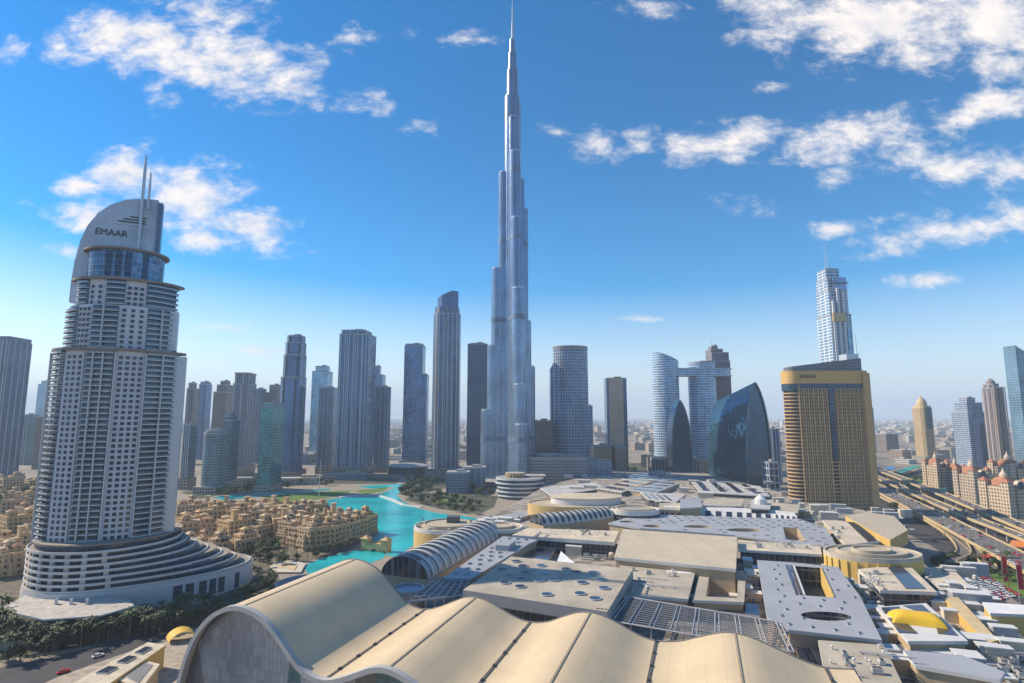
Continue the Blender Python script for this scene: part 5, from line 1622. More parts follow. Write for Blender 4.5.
# ---- right hand wing
t, poly, c = hall('slatted_hall', 'cream roof with one dark glazed strip before the spiral drum', [(858, 569), (908, 564), (937, 592), (880, 590)], 25, fascia=1.5, over=1.5, glass=True, roofm=ROOFB)
m = MB(); m.prism(XY([(888, 568), (902, 567), (926, 589), (906, 589)], 25), 25.003, 25.3, 0, 0); m.obj('roof_strip', [SKYL], t)
t, poly, c = hall('slatted_hall', 'cream roof with a long dark strip behind the spiral drum', [(822, 520), (846, 521), (880, 541), (846, 545)], 25, roofm=ROOFB)
m = MB(); m.prism(XY([(847, 522), (856, 523), (877, 541), (868, 542)], 25), 25.003, 25.4, 0, 0); m.obj('roof_strip', [SKYL], t)
t, poly, c = hall('gold_block', 'curved gold walled block behind the spiral drum', [(845, 516), (866, 512), (894, 516), (908, 530), (890, 540), (870, 530)], 26, roofm=DISC, wallm=YELW, edge=YELW, over=.3)
t, poly, c = hall('low_hall', 'low cream roof beyond the slatted hall', [(918, 568), (950, 566), (974, 590), (940, 590)], 20, z0=0, roofm=ROOFB, over=1.0)
# yellow cushion dome in a white frame with dark slots
fr = [(876, 607), (926, 603), (968, 641), (908, 641)]
t, poly, c = hall('dome_hall', 'white framed roof holding a bright yellow cushion dome', fr, 25, roofm=WHT)
for pts in ([(881, 608), (899, 607), (902, 613), (885, 614)], [(888, 618), (904, 621), (918, 634), (899, 633)], [(934, 618), (941, 617), (958, 636), (938, 634)], [(903, 606), (922, 605), (932, 614), (926, 615)]):
    m = MB(); m.prism(XY(pts, 25), 25.003, 25.25, 0, 0); m.obj('roof_slot', [SKYL], t)
q = P(917, 622, 25)
def cushion(u, v):
    x, y = u * 2 - 1, v * 2 - 1
    k = 1 - .16 * (1 - y * y)
    ex, ey = x * 9.6 * k, y * 5.6 * (1 - .12 * (1 - x * x))
    h = 4.6 * (max(0, 1 - abs(x) ** 3) ** .5) * (max(0, 1 - abs(y) ** 2.6) ** .5)
    h *= .82 + .3 * abs(x) ** 2
    return (*rot(q, ex, ey, R(-24)), 25.05 + h)
MB().grid(cushion, 28, 20).obj('dome', [M('yellow_dome', (.74, .46, .03), .5, var=.06, vs=.2)], t, smooth=1.5)
t, poly, c = hall('grey_panel_roof', 'pair of light grey sheet roofs at the lower right', [(903, 650), (962, 655), (1005, 672), (1000, 680), (915, 665)], 25, roofm=seams('grey_sheet', (.36, .37, .385), 5.0, .04, .5, .85))
t, poly, c = hall('tan_roof_hall', 'plain tan roof at the bottom right of the mall', [(818, 640), (884, 645), (910, 700), (830, 700)], 26, roofm=ROOFT)
# yellow walled block at the right edge
t, poly, c = hall('yellow_block', 'yellow walled block with white roof and a brown opening at the picture edge', [(982, 602), (1040, 606), (1060, 616), (990, 613)], 24, z0=0, roofm=M('white_membrane', (.75, .73, .70), .6), wallm=YELW, over=.4)
A_ = [Vector(p) for p in XY([(988, 612.5), (1060, 616)], 24)]
dd = (A_[1] - A_[0]).normalized(); nn_ = Vector((dd.y, -dd.x))
for (o0, o1, z0_, z1_, mt, nm) in ((6, 40, 0, 12, M('opening_brown', (.14, .07, .03), .7), 'opening'), (4, 44, 12.5, 14.0, YELW, 'beam')):
    m = MB(); a_, b_ = A_[0] + dd * o0, A_[0] + dd * o1
    m.prism([tuple(a_ + nn_ * .6), tuple(b_ + nn_ * .6), tuple(b_ - nn_ * 1), tuple(a_ - nn_ * 1)], z0_, z1_, 0, 0); m.obj(nm, [mt], t)
t, poly, c = hall('yellow_stair_wing', 'slanting yellow edged ramp between the dome hall and the yellow block', [(944, 598), (958, 597), (998, 640), (988, 643)], 22, roofm=M('ramp_cream', (.58, .44, .24), .8), wallm=YELW, over=.2, edge=YELW)

# ---- the roofs at the back of the mall
back = [('pale grey folded roof panel with dark gaps at the back of the mall', [(640, 492), (686, 494), (676, 502), (648, 499)], 24), ('long grey strip roof left at the back of the mall', [(596, 488), (640, 478), (656, 480), (622, 492)], 22),
        ('second grey strip roof at the back of the mall', [(628, 490), (662, 481), (680, 483), (654, 493)], 22), ('broad pale roof before the big blue arch', [(690, 480), (760, 486), (770, 496), (700, 492)], 21),
        ('white roofed block with dark openings behind the raked wall', [(706, 498), (744, 499), (742, 506), (702, 505)], 30), ('cream stepped block on the roof behind the raked wall', [(680, 499), (700, 498), (702, 507), (680, 508)], 31),
        ('white cupola block on the roof near the bronze hotel', [(752, 499), (772, 500), (770, 509), (750, 508)], 31), ('brown low block at the foot of the bronze hotel', [(772, 502), (800, 505), (798, 512), (770, 509)], 26),
        ('wide grey roof before the twin curved towers', [(600, 476), (656, 472), (690, 478), (650, 482)], 18), ('pale long roof behind the biggest round roof', [(540, 488), (596, 482), (604, 488), (552, 496)], 20),
        ('cream block with railings left of the white roofed one', [(660, 503), (680, 503), (680, 510), (658, 509)], 28), ('tan deck below the spire tower', [(470, 524), (520, 511), (532, 514), (486, 529)], 20)]
for k, (lab, px, z) in enumerate(back):
    t, poly, c = hall('roof_block', lab, px, z, z0=0, roofm=[M('back_roof', (.44, .43, .41), .75, var=.15), ROOFT, ROOFC][k % 3], wallm=[GLZ, PODB, TANW][k % 3], fascia=1.0)
    if k in (0, 1, 2, 3, 8):
        a0 = Vector(poly[0]); a1 = Vector(poly[1]); a3 = Vector(poly[3])
        for i in range(4):
            f = (i + .3) / 4
            q0, q1 = a0.lerp(a1, f), a0.lerp(a1, f + .1)
            w_ = (a3 - a0)
            m = MB(); m.prism([tuple(q0 + w_ * .12), tuple(q1 + w_ * .12), tuple(q1 + w_ * .85), tuple(q0 + w_ * .85)], z + .003, z + .4, 0, 0)
            m.obj('skylight', [SKYL], next(c for c in t.children if c.name.split('.')[0] == 'roof'))
    if k == 6:
        MB().lathe((c[0], c[1], z), [(5, 0), (5, 4), (3, 6), (.4, 8)], 12).obj('cupola', [WHT], t, smooth=.4)
# walkway along the lake side of the mall
t, poly, c = hall('lakeside_arcade', 'low stone arcade along the lake edge below the ribbed barrel', [(384, 572), (402, 562), (446, 540), (452, 545), (398, 582)], 14, z0=0, roofm=PAVE, wallm=PODB)
# sunken court box, white sail
t, poly, c = hall('court_box', 'square tan court open to the sky beside the ribbed roof', [(700, 571), (746, 573), (744, 602), (692, 600)], 24.5, roofm=ROOFT, wallm=TANW, holes=[[tuple(p) for p in XY([(709, 577), (738, 578.5), (737, 598), (706, 596.5)], 24.5)]], holem=TANW)
p = XY([(553, 572), (561, 558), (582, 570)], 24)
t = thing('shade_sail', 'white triangular shade sail behind the flat skylight hall', 'shade sail', (p[0].x, p[0].y))
m = MB(); m.loft([[(q.x, q.y, z) for q, z in zip(p, (23.6, 27.6, 24.1))], [(q.x, q.y, z) for q, z in zip(p, (23.8, 27.8, 24.3))]], 0, 0, 0)
m.obj('membrane', [M('sail_white', (.82, .81, .78), .6)], t)
for q, z in zip(p, (24, 28, 24.5)):
    MB().tube((q.x, q.y, 17), (q.x, q.y, z), .22).obj('post', [STEELM], t)
# blue grey roof lights on the decks
for k, (lab, px, z) in enumerate((('dark glazed roof light sunk beside the flat skylight hall', [(522, 556), (533, 545), (556, 547), (548, 560)], 21), ('dark glazed roof light beside the pergola and court', [(722, 601), (758, 604), (760, 616), (718, 611)], 20.5),
        ('grey flat roof light under the oval well', [(790, 632), (816, 636), (824, 668), (800, 660)], 21))):
    t, poly, c = hall('roof_light', lab, px, z, roofm=SKYL, fascia=.5, edge=WHT)
# low service blocks among the decks
rnd = random.Random(5)
spots = [(556, 549, 8, 5, 5), (566, 552, 6, 5, 6), (574, 556, 10, 4, 4), (588, 547, 12, 4, 3), (604, 549, 8, 4, 3), (748, 570, 5, 9, 4), (752, 585, 4, 8, 4), (694, 608, 8, 4, 3), (760, 540, 6, 3, 3), (826, 580, 4, 6, 3),
         (842, 590, 5, 4, 4), (852, 604, 5, 6, 3), (862, 622, 6, 5, 4), (878, 648, 6, 5, 4), (868, 585, 8, 4, 3), (884, 598, 8, 3, 4), (936, 604, 6, 4, 3), (950, 622, 5, 4, 3), (890, 646, 7, 4, 3), (930, 650, 7, 4, 3),
         (948, 646, 6, 4, 4), (972, 652, 8, 4, 3), (990, 660, 7, 4, 3), (815, 512, 8, 5, 4), (806, 517, 6, 4, 3), (830, 519, 6, 4, 4), (658, 508, 6, 4, 4), (702, 512, 8, 4, 3), (760, 514, 8, 4, 4), (886, 668, 8, 5, 5), (900, 676, 6, 5, 4), (1004, 640, 8, 4, 3), (1014, 655, 9, 4, 3)]
bz = [(556, 474, 700, 486), (640, 482, 780, 496), (655, 494, 800, 512), (560, 486, 650, 494), (800, 508, 850, 520), (830, 572, 880, 640), (884, 640, 1000, 680), (930, 596, 990, 650), (744, 568, 758, 604), (600, 590, 626, 600), (476, 520, 520, 530), (556, 545, 612, 554), (870, 512, 910, 520), (940, 575, 985, 600)]
for k in range(150):
    z_ = bz[k % len(bz)]
    lowish = k % 3 == 0
    spots.append((rnd.uniform(z_[0], z_[2]), rnd.uniform(z_[1], z_[3]), rnd.uniform(3, 16), rnd.uniform(2.5, 8), rnd.uniform(-1.6, -.8) if lowish else rnd.uniform(.6, 4.5)))
for k, (px, py, w, d, h) in enumerate(spots):
    q = P(px, py, 17)
    t = thing('service_block', ['tan', 'grey', 'cream'][k % 3] + ' plant room block among the service decks of the mall', 'plant room', (q.x, q.y, 17), group=['tan', 'grey', 'cream'][k % 3] + ' plant rooms on the service decks')
    mt = [TANW, ROOFC, M('cream_block', (.55, .48, .37), .8)][k % 3]
    MB().prism(rect(q, w, d, R(-18)), 17.06, 17 + h + 2, 0, 1).obj('body', [mt, ROOFT], t)
    MB().prism(rect(q, w + .5, d + .5, R(-18)), 17 + h + 2.003, 17 + h + 2.4, 0, 0, 0).obj('coping', [WHT], t)
# rooftop machines: one kind each, copied
def ac_unit():
    t = thing('air_conditioner', 'grey boxy air conditioner on a service deck of the mall', 'air conditioner', (0, 0, 0), 'air conditioners on the mall service decks')
    MB().box((0, 0, 1.0), (3.0, 2.0, 1.6)).obj('casing', [M('ac_grey', (.46, .46, .45), .5, .2)], t)
    MB().box((0, 0, .12), (3.2, 2.2, .2)).obj('frame', [DARKM], t)
    for x in (-.7, .7):
        MB().lathe((x, 0, 1.803), [(.6, 0), (.6, .22), (.15, .1)], 10).obj('fan', [DARKM], t)
    return t
def duct():
    t = thing('air_duct', 'galvanised bent air duct lying on a service deck of the mall', 'air duct', (0, 0, 0), 'air ducts on the mall service decks')
    m = MB(); m.box((0, 0, 1.1), (9, .9, .8)); m.obj('run', [M('duct_metal', (.5, .5, .5), .4, .4)], t)
    m = MB(); m.box((4.1, 0, .35), (.8, .8, .68)); m.obj('drop', [M('duct_metal', (.5, .5, .5), .4, .4)], t)
    for x in (-3.5, 0):
        MB().box((x, 0, .34), (.2, .8, .66)).obj('support', [DARKM], t)
    return t
zones = [(560, 546, 610, 553), (586, 552, 612, 560), (742, 572, 756, 602), (690, 602, 720, 612), (828, 572, 842, 590), (842, 588, 862, 600), (856, 604, 884, 640), (884, 640, 940, 660), (930, 640, 985, 652), (960, 650, 1015, 680), (884, 594, 930, 602), (935, 596, 950, 606),
         (808, 508, 832, 522), (650, 505, 664, 512), (740, 504, 800, 516), (758, 552, 790, 559), (880, 664, 905, 683), (985, 636, 1020, 655), (476, 528, 505, 534), (610, 596, 626, 600), (1000, 655, 1022, 680)]
ac, du = ac_unit(), duct()
first = [True, True]
halls = []
for k in range(330):
    z_ = zones[k % len(zones)]
    q = P(rnd.uniform(z_[0], z_[2]), rnd.uniform(z_[1], z_[3]), 17)
    i = 0 if k % 4 else 1
    o = (ac, du)[i]
    loc = (q.x, q.y, 17.06)
    rz = R(rnd.choice([-18, 72, -18, 72, -10]))
    if first[i]:
        o.location = loc; o.rotation_euler = (0, 0, rz); first[i] = False
    else:
        dup(o, loc, rz, scale=(rnd.uniform(.6, 1.5), rnd.uniform(.6, 1.3), rnd.uniform(.7, 1.7)))
def on_deck(kind, n, build, pick=None):
    o = build()
    for k in range(n):
        z_ = (zones + bz)[k % (len(zones) + len(bz))]
        q = P(rnd.uniform(z_[0], z_[2]), rnd.uniform(z_[1], z_[3]), 17)
        rz = R(rnd.choice([-18, 72, -18, 72, -10]))
        loc = (q.x, q.y, 17.06)
        if k == 0:
            o.location = loc; o.rotation_euler = (0, 0, rz)
        else:
            dup(o, loc, rz, scale=rnd.uniform(.7, 1.3))
def vent():
    t = thing('roof_vent', 'small white mushroom vent on a service deck of the mall', 'roof vent', (0, 0, 0), 'mushroom vents on the mall service decks')
    MB().tube((0, 0, 0), (0, 0, 1.3), .35).obj('pipe', [WHT], t)
    MB().lathe((0, 0, 1.2), [(.7, 0), (.75, .3), (.3, .6)], 10).obj('cowl', [WHT], t)
    return t
def tank():
    t = thing('water_tank', 'pale round water tank on a service deck of the mall', 'water tank', (0, 0, 0), 'water tanks on the mall service decks')
    MB().lathe((0, 0, .4), [(1.5, 0), (1.55, 1.2), (1.5, 2.4), (.9, 2.9), (.2, 3.0)], 16).obj('barrel', [M('tank_cream', (.55, .5, .42), .6)], t, smooth=.6)
    MB().box((0, 0, .2), (3.2, 3.2, .38)).obj('stand', [DARKM], t)
    return t
def pipes():
    t = thing('pipe_run', 'long pair of thin pipes laid over a service deck of the mall', 'pipes', (0, 0, 0), 'pipe runs on the mall service decks')
    for y in (-.3, .3):
        MB().tube((-9, y, .7), (9, y, .7), .16).obj('pipe', [M('duct_metal', (.5, .5, .5), .4, .4)], t)
    for x in (-8, -3, 2, 7):
        MB().box((x, 0, .26), (.2, 1.0, .5)).obj('support', [DARKM], t)
    return t
def walkway():
    t = thing('roof_walkway', 'railed steel walkway crossing a service deck of the mall', 'walkway', (0, 0, 0), 'railed walkways on the mall service decks')
    MB().box((0, 0, .3), (14, 1.2, .12)).obj('tread', [M('walk_grey', (.5, .5, .48), .6, .2)], t)
    for y in (-.6, .6):
        m = MB(); m.tube((-7, y, 1.4), (7, y, 1.4), .05, n=4)
        for x in range(-7, 8, 2):
            m.tube((x, y, .3), (x, y, 1.4), .05, n=4)
        m.obj('railing', [WHT], t)
    return t
on_deck('vent', 150, vent); on_deck('tank', 36, tank); on_deck('pipe', 70, pipes); on_deck('walk', 46, walkway)
def on_roof(src, n, spots_, lab, grp):
    for k in range(n):
        x0_, y0_, x1_, y1_, z_ = spots_[k % len(spots_)]
        q = P(rnd.uniform(x0_, x1_), rnd.uniform(y0_, y1_), z_)
        o = dup(src, (q.x, q.y, z_ + .02), R(rnd.choice([-18, 72])), lab, rnd.uniform(.6, 1.0))
        o['group'] = grp
tops = [(630, 564, 684, 594, 26), (526, 531, 606, 537, 27), (745, 544, 815, 549, 26), (866, 571, 880, 586, 25), (830, 648, 890, 676, 26), (925, 570, 960, 586, 20), (610, 476, 680, 481, 18), (700, 484, 755, 491, 21), (480, 514, 520, 525, 20), (830, 523, 845, 540, 25), (600, 486, 640, 490, 22), (470, 590, 605, 606, 31)]
named = {o.name: o for o in bpy.data.objects if o.name in ('roof_vent', 'water_tank', 'pipe_run', 'air_conditioner')}
on_roof(named['roof_vent'], 90, tops[:11], 'small white mushroom vent on a flat hall roof of the mall', 'mushroom vents on the flat hall roofs')
on_roof(named['pipe_run'], 24, tops[:5], 'pair of thin pipes laid over a flat hall roof of the mall', 'pipe runs on the flat hall roofs')
on_roof(named['air_conditioner'], 40, tops[:10], 'grey air conditioner on a flat hall roof of the mall', 'air conditioners on the flat hall roofs')

# ================================================================== OLD TOWN BY THE LAKE
SAND = [FAC('sand_a', (.09, .075, .06), (.58, .39, .19), 3.6, 3.6, .46, .42, gm=.05, fr=.85, vary=.3), FAC('sand_b', (.09, .075, .06), (.52, .36, .21), 4.0, 3.6, .5, .42, gm=.05, fr=.85, vary=.3),
        FAC('sand_c', (.08, .07, .06), (.60, .44, .26), 3.4, 3.6, .46, .42, gm=.05, fr=.85, vary=.3)]
SANDP = [M('sand_plain', (.58, .39, .19), .85, var=.12, vs=.3), M('sand_plain_rose', (.52, .36, .21), .85, var=.12, vs=.3), M('sand_plain_pale', (.60, .44, .26), .85, var=.12, vs=.3)]
TERR = M('terrace_tan', (.42, .32, .22), .9, var=.2, vs=.4)
rnd = random.Random(23)
HIP = M('hip_roof_clay', (.40, .22, .12), .85, var=.2, vs=.4)

def hip(m, c, w, d, a, z, h, mi=0):
    r0 = ccw(rect(c, w, d, a)); r1 = ccw(rect(c, w * .12, d * .12, a))
    m.loft([[(x, y, z) for x, y in r0], [(x, y, z + h) for x, y in r1]], mi, mi, mi)

def town_house(c, w, d, h, a, where, n):
    k = rnd.randrange(3)
    feat = rnd.choice(['two pavilions', 'a wind tower', 'stepped terraces'])
    st = {3: 'three', 4: 'four', 5: 'five', 6: 'six', 2: 'two'}[max(2, min(6, round(h / 3.4)))]
    lab = f"{['golden', 'rosy', 'pale'][k]} sand {st} storey house with {feat} {where}"
    t = thing('town_house', lab, 'house', c, group=lab)
    MB().prism(rect(c, w, d, a), 0, h, 0, 1).obj('wall', [SAND[k], TERR], t)
    m = MB(); o_ = ccw(rect(c, w + .5, d + .5, a)); i_ = ccw(rect(c, w - .5, d - .5, a))
    for j in range(4):
        m.prism([o_[j], o_[(j + 1) % 4], i_[(j + 1) % 4], i_[j]], h - .6, h + 1.1, 0, 0, 0)
    m.obj('parapet', [SANDP[k]], t)
    sx = rnd.choice([-1, 1])
    q = rot(c, sx * w * .28, -d * .42, a)
    wh = h * rnd.choice([.62, .72, .8])
    MB().prism(rect(q, w * .44, d * .4, a), 0, wh, 0, 1).obj('wing', [SAND[k], TERR], t)
    q = rot(c, -sx * w * .46, d * .05, a)
    m = MB(); m.prism(rect(q, w * .36, d * .7, a), 0, h * .55, 0, 1); m.prism(rect(rot(q, 0, -d * .1, a), w * .22, d * .3, a), h * .55 + .01, h * .55 + 3.3, 0, 1)
    m.obj('side_wing', [SAND[k], TERR], t)
    q = rot(c, -sx * w * .1, -d * .56, a)
    m = MB()
    for i in range(5):
        m.prism(rect(rot(q, (i - 2) * w * .16, 0, a), .8, 1.2, a), 0, 3.2, 0, 0)
    m.prism(rect(q, w * .72, 2.6, a), 3.21, 4.2, 0, 1, 0)
    m.obj('arcade', [SANDP[k], TERR], t)
    if feat == 'two pavilions':
        for s_ in (-1, 1):
            q = rot(c, s_ * w * .3, rnd.uniform(-.2, .2) * d, a)
            m = MB(); m.prism(rect(q, w * .27, w * .27, a), h + .01, h + 4.2, 0, 1); hip(m, q, w * .34, w * .34, a, h + 4.21, 1.8, 2)
            m.obj('roof_pavilion', [SAND[k], TERR, HIP if rnd.random() < .4 else SANDP[k]], t)
    elif feat == 'a wind tower':
        q = rot(c, rnd.uniform(-.3, .3) * w, rnd.uniform(-.3, .2) * d, a)
        m = MB(); m.prism(rect(q, 4.2, 4.2, a), h + .01, h + 7.5, 0, 0); m.prism(rect(q, 4.9, 4.9, a), h + 7.51, h + 8.3, 0, 0, 0)
        m.obj('wind_tower', [SANDP[k]], t)
        MB().prism(rect(rot(c, w * .3, 0, a), w * .3, d * .5, a), h + .01, h + 3.4, 0, 1).obj('roof_room', [SAND[k], TERR], t)
    else:
        MB().prism(rect(rot(c, w * .15, d * .15, a), w * .6, d * .55, a), h + .01, h + 3.4, 0, 1).obj('upper_terrace', [SAND[k], TERR], t)
        q = rot(c, w * .2, d * .2, a)
        m = MB(); m.prism(rect(q, w * .3, d * .3, a), h + 3.41, h + 6.6, 0, 1); hip(m, q, w * .36, d * .36, a, h + 6.61, 1.6, 2)
        m.obj('roof_pavilion', [SAND[k], TERR, SANDP[k]], t)
    return t
rows = []
front = [(272, 536), (279, 541.5), (288, 545), (298, 548), (309, 550.5), (321, 549.5), (332, 547), (343, 543.5), (353, 540), (362, 536)]
for i, (x, y) in enumerate(front):
    rows.append((x, y, 17.5, 15, rnd.uniform(15, 18), 'in the long front by the lagoon'))
for x, y in ((276, 530), (288, 528), (302, 526), (318, 525), (333, 526), (347, 530), (340, 534), (294, 536)):
    rows.append((x, y, 14, 13, rnd.uniform(9, 14), 'round the courts behind the lagoon front'))
for y, h, x0, x1, st in ((519, 11, 186, 262, 21), (530, 14, 190, 262, 22), (543, 16, 186, 256, 23), (554, 11, 190, 244, 23)):
    x = x0
    while x < x1:
        rows.append((x + rnd.uniform(-3, 3), y + rnd.uniform(-2, 2), rnd.uniform(17, 24), rnd.uniform(13, 19), h * rnd.uniform(.65, 1.25), 'behind the terraces of the sail tower'))
        x += st
for y, h, x0, x1 in ((510, 7, 186, 262), (512, 8, 262, 326)):
    x = x0
    while x < x1:
        rows.append((x + rnd.uniform(-4, 4), y + rnd.uniform(-1, 1), rnd.uniform(18, 26), rnd.uniform(14, 18), h * rnd.uniform(.8, 1.2), 'in the back row before the canal'))
        x += 17
for y, h, st in ((491, 14, 21), (504, 14, 20), (518, 14, 20), (535, 14, 22), (554, 13, 24), (576, 12, 26)):
    x = -14
    while x < 46 - (y - 540) * .12:
        rows.append((x + rnd.uniform(-4, 4), y + rnd.uniform(-2, 2), rnd.uniform(18, 26), rnd.uniform(14, 20), h * rnd.uniform(.6, 1.3), 'left of the sail tower'))
        x += st
for x, y, w, d, h, wh in rows:
    q = P(x, y, 0)
    town_house((q.x, q.y + d / 2), w, d, h, R(rnd.choice([22, 28, 55, 62, 58])), wh, 0)
# long curved mansion block and pale low blocks across the canal
for k, (px, py, w, d, h, lab) in enumerate(((252, 489, 40, 16, 15, 'pale low villa block across the canal with a flat roof'), (233, 491, 34, 16, 12, 'cream low villa block with side wing across the canal'), (300, 484, 60, 20, 10, 'long low white terrace beyond the far lawn'), (345, 479, 70, 20, 9, 'long grey low terrace behind the lake end'), (214, 492, 22, 14, 18, 'rosy low block beside the rounded teal tower'))):
    q = P(px, py, 0)
    t = thing('villa_block', lab, 'house', (q.x, q.y))
    MB().prism(rect(q, w, d, R(6)), 0, h, 0, 1).obj('wall', [[PODB, SAND[2], LOWM[1], GREYF, SAND[1]][k], M('pale_roof', (.46, .43, .39), .9)], t)
    MB().prism(rect(rot(q, w * .2, 2, R(6)), w * .35, d * .6, R(6)), h + .01, h + 4, 0, 1).obj('roof_room', [SAND[2], M('pale_roof', (.46, .43, .39), .9)], t)
    MB().prism(rect(rot(q, -w * .3, -d * .45, R(6)), w * .3, d * .4, R(6)), 0, h * .7, 0, 1).obj('wing', [PODB, TERR], t)
# arched stone bridge at the lagoon mouth
a_, b_ = P(363, 549.5, 0), P(389, 552, 0)
t = thing('stone_bridge', 'sandy arched stone bridge with two towers at the mouth of the lagoon', 'bridge', ((a_ + b_) / 2)[:])
dv = (b_ - a_).normalized(); nv_ = Vector((-dv.y, dv.x, 0)); ln = (b_ - a_).length
m = MB()
for i in range(12):
    f0, f1 = i / 12, (i + 1) / 12
    z0, z1 = 3.2 + 2.2 * math.sin(math.pi * f0), 3.2 + 2.2 * math.sin(math.pi * f1)
    lo0, lo1 = max(.0, 4.2 * abs(math.sin(3 * math.pi * f0)) - 1.5), max(.0, 4.2 * abs(math.sin(3 * math.pi * f1)) - 1.5)
    lo0, lo1 = min(lo0, z0 - 1), min(lo1, z1 - 1)
    p0, p1 = a_ + dv * ln * f0, a_ + dv * ln * f1
    for s_ in (-3.2, 3.2):
        q = [p0 + nv_ * s_ + Vector((0, 0, lo0)), p1 + nv_ * s_ + Vector((0, 0, lo1)), p1 + nv_ * s_ + Vector((0, 0, z1 + 1)), p0 + nv_ * s_ + Vector((0, 0, z0 + 1))]
        m.face(q if s_ < 0 else q[::-1], 0)
    m.face([p0 - nv_ * 3.2 + Vector((0, 0, z0)), p1 - nv_ * 3.2 + Vector((0, 0, z1)), p1 + nv_ * 3.2 + Vector((0, 0, z1)), p0 + nv_ * 3.2 + Vector((0, 0, z0))], 0)
m.obj('span', [SANDP[0]], t)
for f in (.12, .88):
    p = a_ + dv * ln * f
    m = MB(); m.prism(rect(p, 6, 6, math.atan2(dv.y, dv.x)), 0, 9, 0, 0); hip(m, p, 7.4, 7.4, math.atan2(dv.y, dv.x), 9.01, 2.2)
    m.obj('bridge_tower', [SANDP[0]], t)
# white flagpole on the far lawn
q = P(319, 497, 0)
tag(MB().tube((q.x, q.y, 0), (q.x, q.y, 46), .7, .3, 8).obj('flagpole', [WHITE], origin=(q.x, q.y, 0)), 'tall bare white flagpole on the far lawn by the lake', 'flagpole')
# pool terraces below the front
t = thing('pool_terrace', 'pale paved terrace stepping down to the lagoon', 'terrace', P(295, 565, 0)[:])
MB().prism(XY([(270, 566), (282, 559), (306, 563), (301, 572), (276, 572)], 1.2), 0, 1.2, 0, 1).obj('paving', [SANDP[2], M('pool_paving', (.55, .49, .40), .85, var=.2, vs=.4)], t)
MB().prism(XY([(278, 566), (286, 562), (298, 565), (294, 570)], 1.5), 1.2, 1.55, 0, 1).obj('step', [SANDP[2], SANDP[2]], t)

# ================================================================== TREES
LEAF = [M('leaf_dark', (.035, .055, .018), .7, var=.5, vs=.5), M('leaf_mid', (.06, .09, .025), .7, var=.45, vs=.5), M('leaf_dry', (.10, .11, .04), .75, var=.4, vs=.5)]
BARK = M('bark', (.16, .11, .07), .9, var=.3, vs=2)

def leafy_tree(seed, h, r, lm):
    g = random.Random(seed)
    t = thing('shade_tree', 'shade tree', 'tree', (0, 0, 0), 'trees')
    m = MB(); m.tube((0, 0, 0), (.1, .05, h * .38), h * .035, h * .024, 7)
    for i in range(5):
        a = i * 1.26 + g.random()
        m.tube((.1, .05, h * (.3 + .03 * i)), (r * .55 * math.cos(a), r * .55 * math.sin(a), h * (.58 + .06 * i)), h * .018, h * .007, 5)
    m.obj('trunk', [BARK], t)
    m = MB()
    lumps = [(g.uniform(-.55, .55) * r, g.uniform(-.55, .55) * r, h * g.uniform(.5, .88), r * g.uniform(.34, .58)) for _ in range(11)]
    for (x, y, z, rr) in lumps:
        for _ in range(46):
            d = Vector((g.gauss(0, 1), g.gauss(0, 1), g.gauss(0, .8))).normalized() * rr * g.random() ** .4
            c = Vector((x, y, z)) + d
            u = Vector((g.uniform(-1, 1), g.uniform(-1, 1), g.uniform(-.6, .6))).normalized()
            v = u.cross(Vector((g.uniform(-1, 1), g.uniform(-1, 1), 1)).normalized())
            s_ = r * g.uniform(.07, .14)
            m.face([c - u * s_ - v * s_ * .6, c + u * s_ - v * s_ * .6, c + u * s_ * .7 + v * s_ * .7, c - u * s_ * .7 + v * s_ * .7], 0 if g.random() < .7 else 1)
    m.obj('crown', [LEAF[lm], LEAF[(lm + 1) % 3]], t)
    return t

def palm_tree(seed, h):
    g = random.Random(seed)
    t = thing('palm_tree', 'palm tree', 'palm', (0, 0, 0), 'palms')
    m = MB(); bx_ = g.uniform(-.4, .4)
    m.tube((0, 0, 0), (bx_ * .5, 0, h * .5), .30, .24, 7); m.tube((bx_ * .5, 0, h * .5), (bx_, .1, h * .93), .24, .2, 7)
    m.obj('trunk', [BARK], t)
    m = MB()
    for i in range(17):
        a = i * 2.4 + g.random() * .5
        el = g.uniform(-.15, 1.0)
        L_ = h * .38 * g.uniform(.85, 1.1)
        p = Vector((bx_, .1, h * .93))
        d = Vector((math.cos(a) * math.cos(el), math.sin(a) * math.cos(el), math.sin(el)))
        sd_ = Vector((-math.sin(a), math.cos(a), 0))
        for k in range(4):
            q = p + d * L_ / 4
            w0, w1 = (.25, .62, .55, .36, .05)[k], (.25, .62, .55, .36, .05)[k + 1]
            dn = Vector((0, 0, -.22))
            m.face([p, q, q + sd_ * w1 + dn, p + sd_ * w0 + dn], 0); m.face([q, p, p - sd_ * w0 + dn, q - sd_ * w1 + dn], 0)
            p = q
            d = (d + Vector((0, 0, -.38))).normalized()
    m.obj('fronds', [LEAF[1 if seed % 2 else 0]], t)
    return t
KIND = [leafy_tree(1, 9, 4.2, 0), leafy_tree(2, 8, 4.6, 1), leafy_tree(3, 7, 3.6, 2), palm_tree(4, 9), palm_tree(5, 11)]
started = [False] * len(KIND)
rnd = random.Random(77)
ADJ = ['dark green shade tree', 'mid green shade tree', 'dry olive shade tree', 'short palm tree', 'tall palm tree']
def plant(k, loc, where, s):
    lab, grp = f'{ADJ[k]} {where}', f'{ADJ[k]}s {where}'
    if not started[k]:
        o = KIND[k]; started[k] = True
        o.location = loc; o.rotation_euler = (0, 0, rnd.uniform(0, 6)); o.scale = (s,) * 3
        o['label'] = lab
    else:
        o = dup(KIND[k], loc, rnd.uniform(0, 6), lab, s)
    o['group'] = grp
    return o
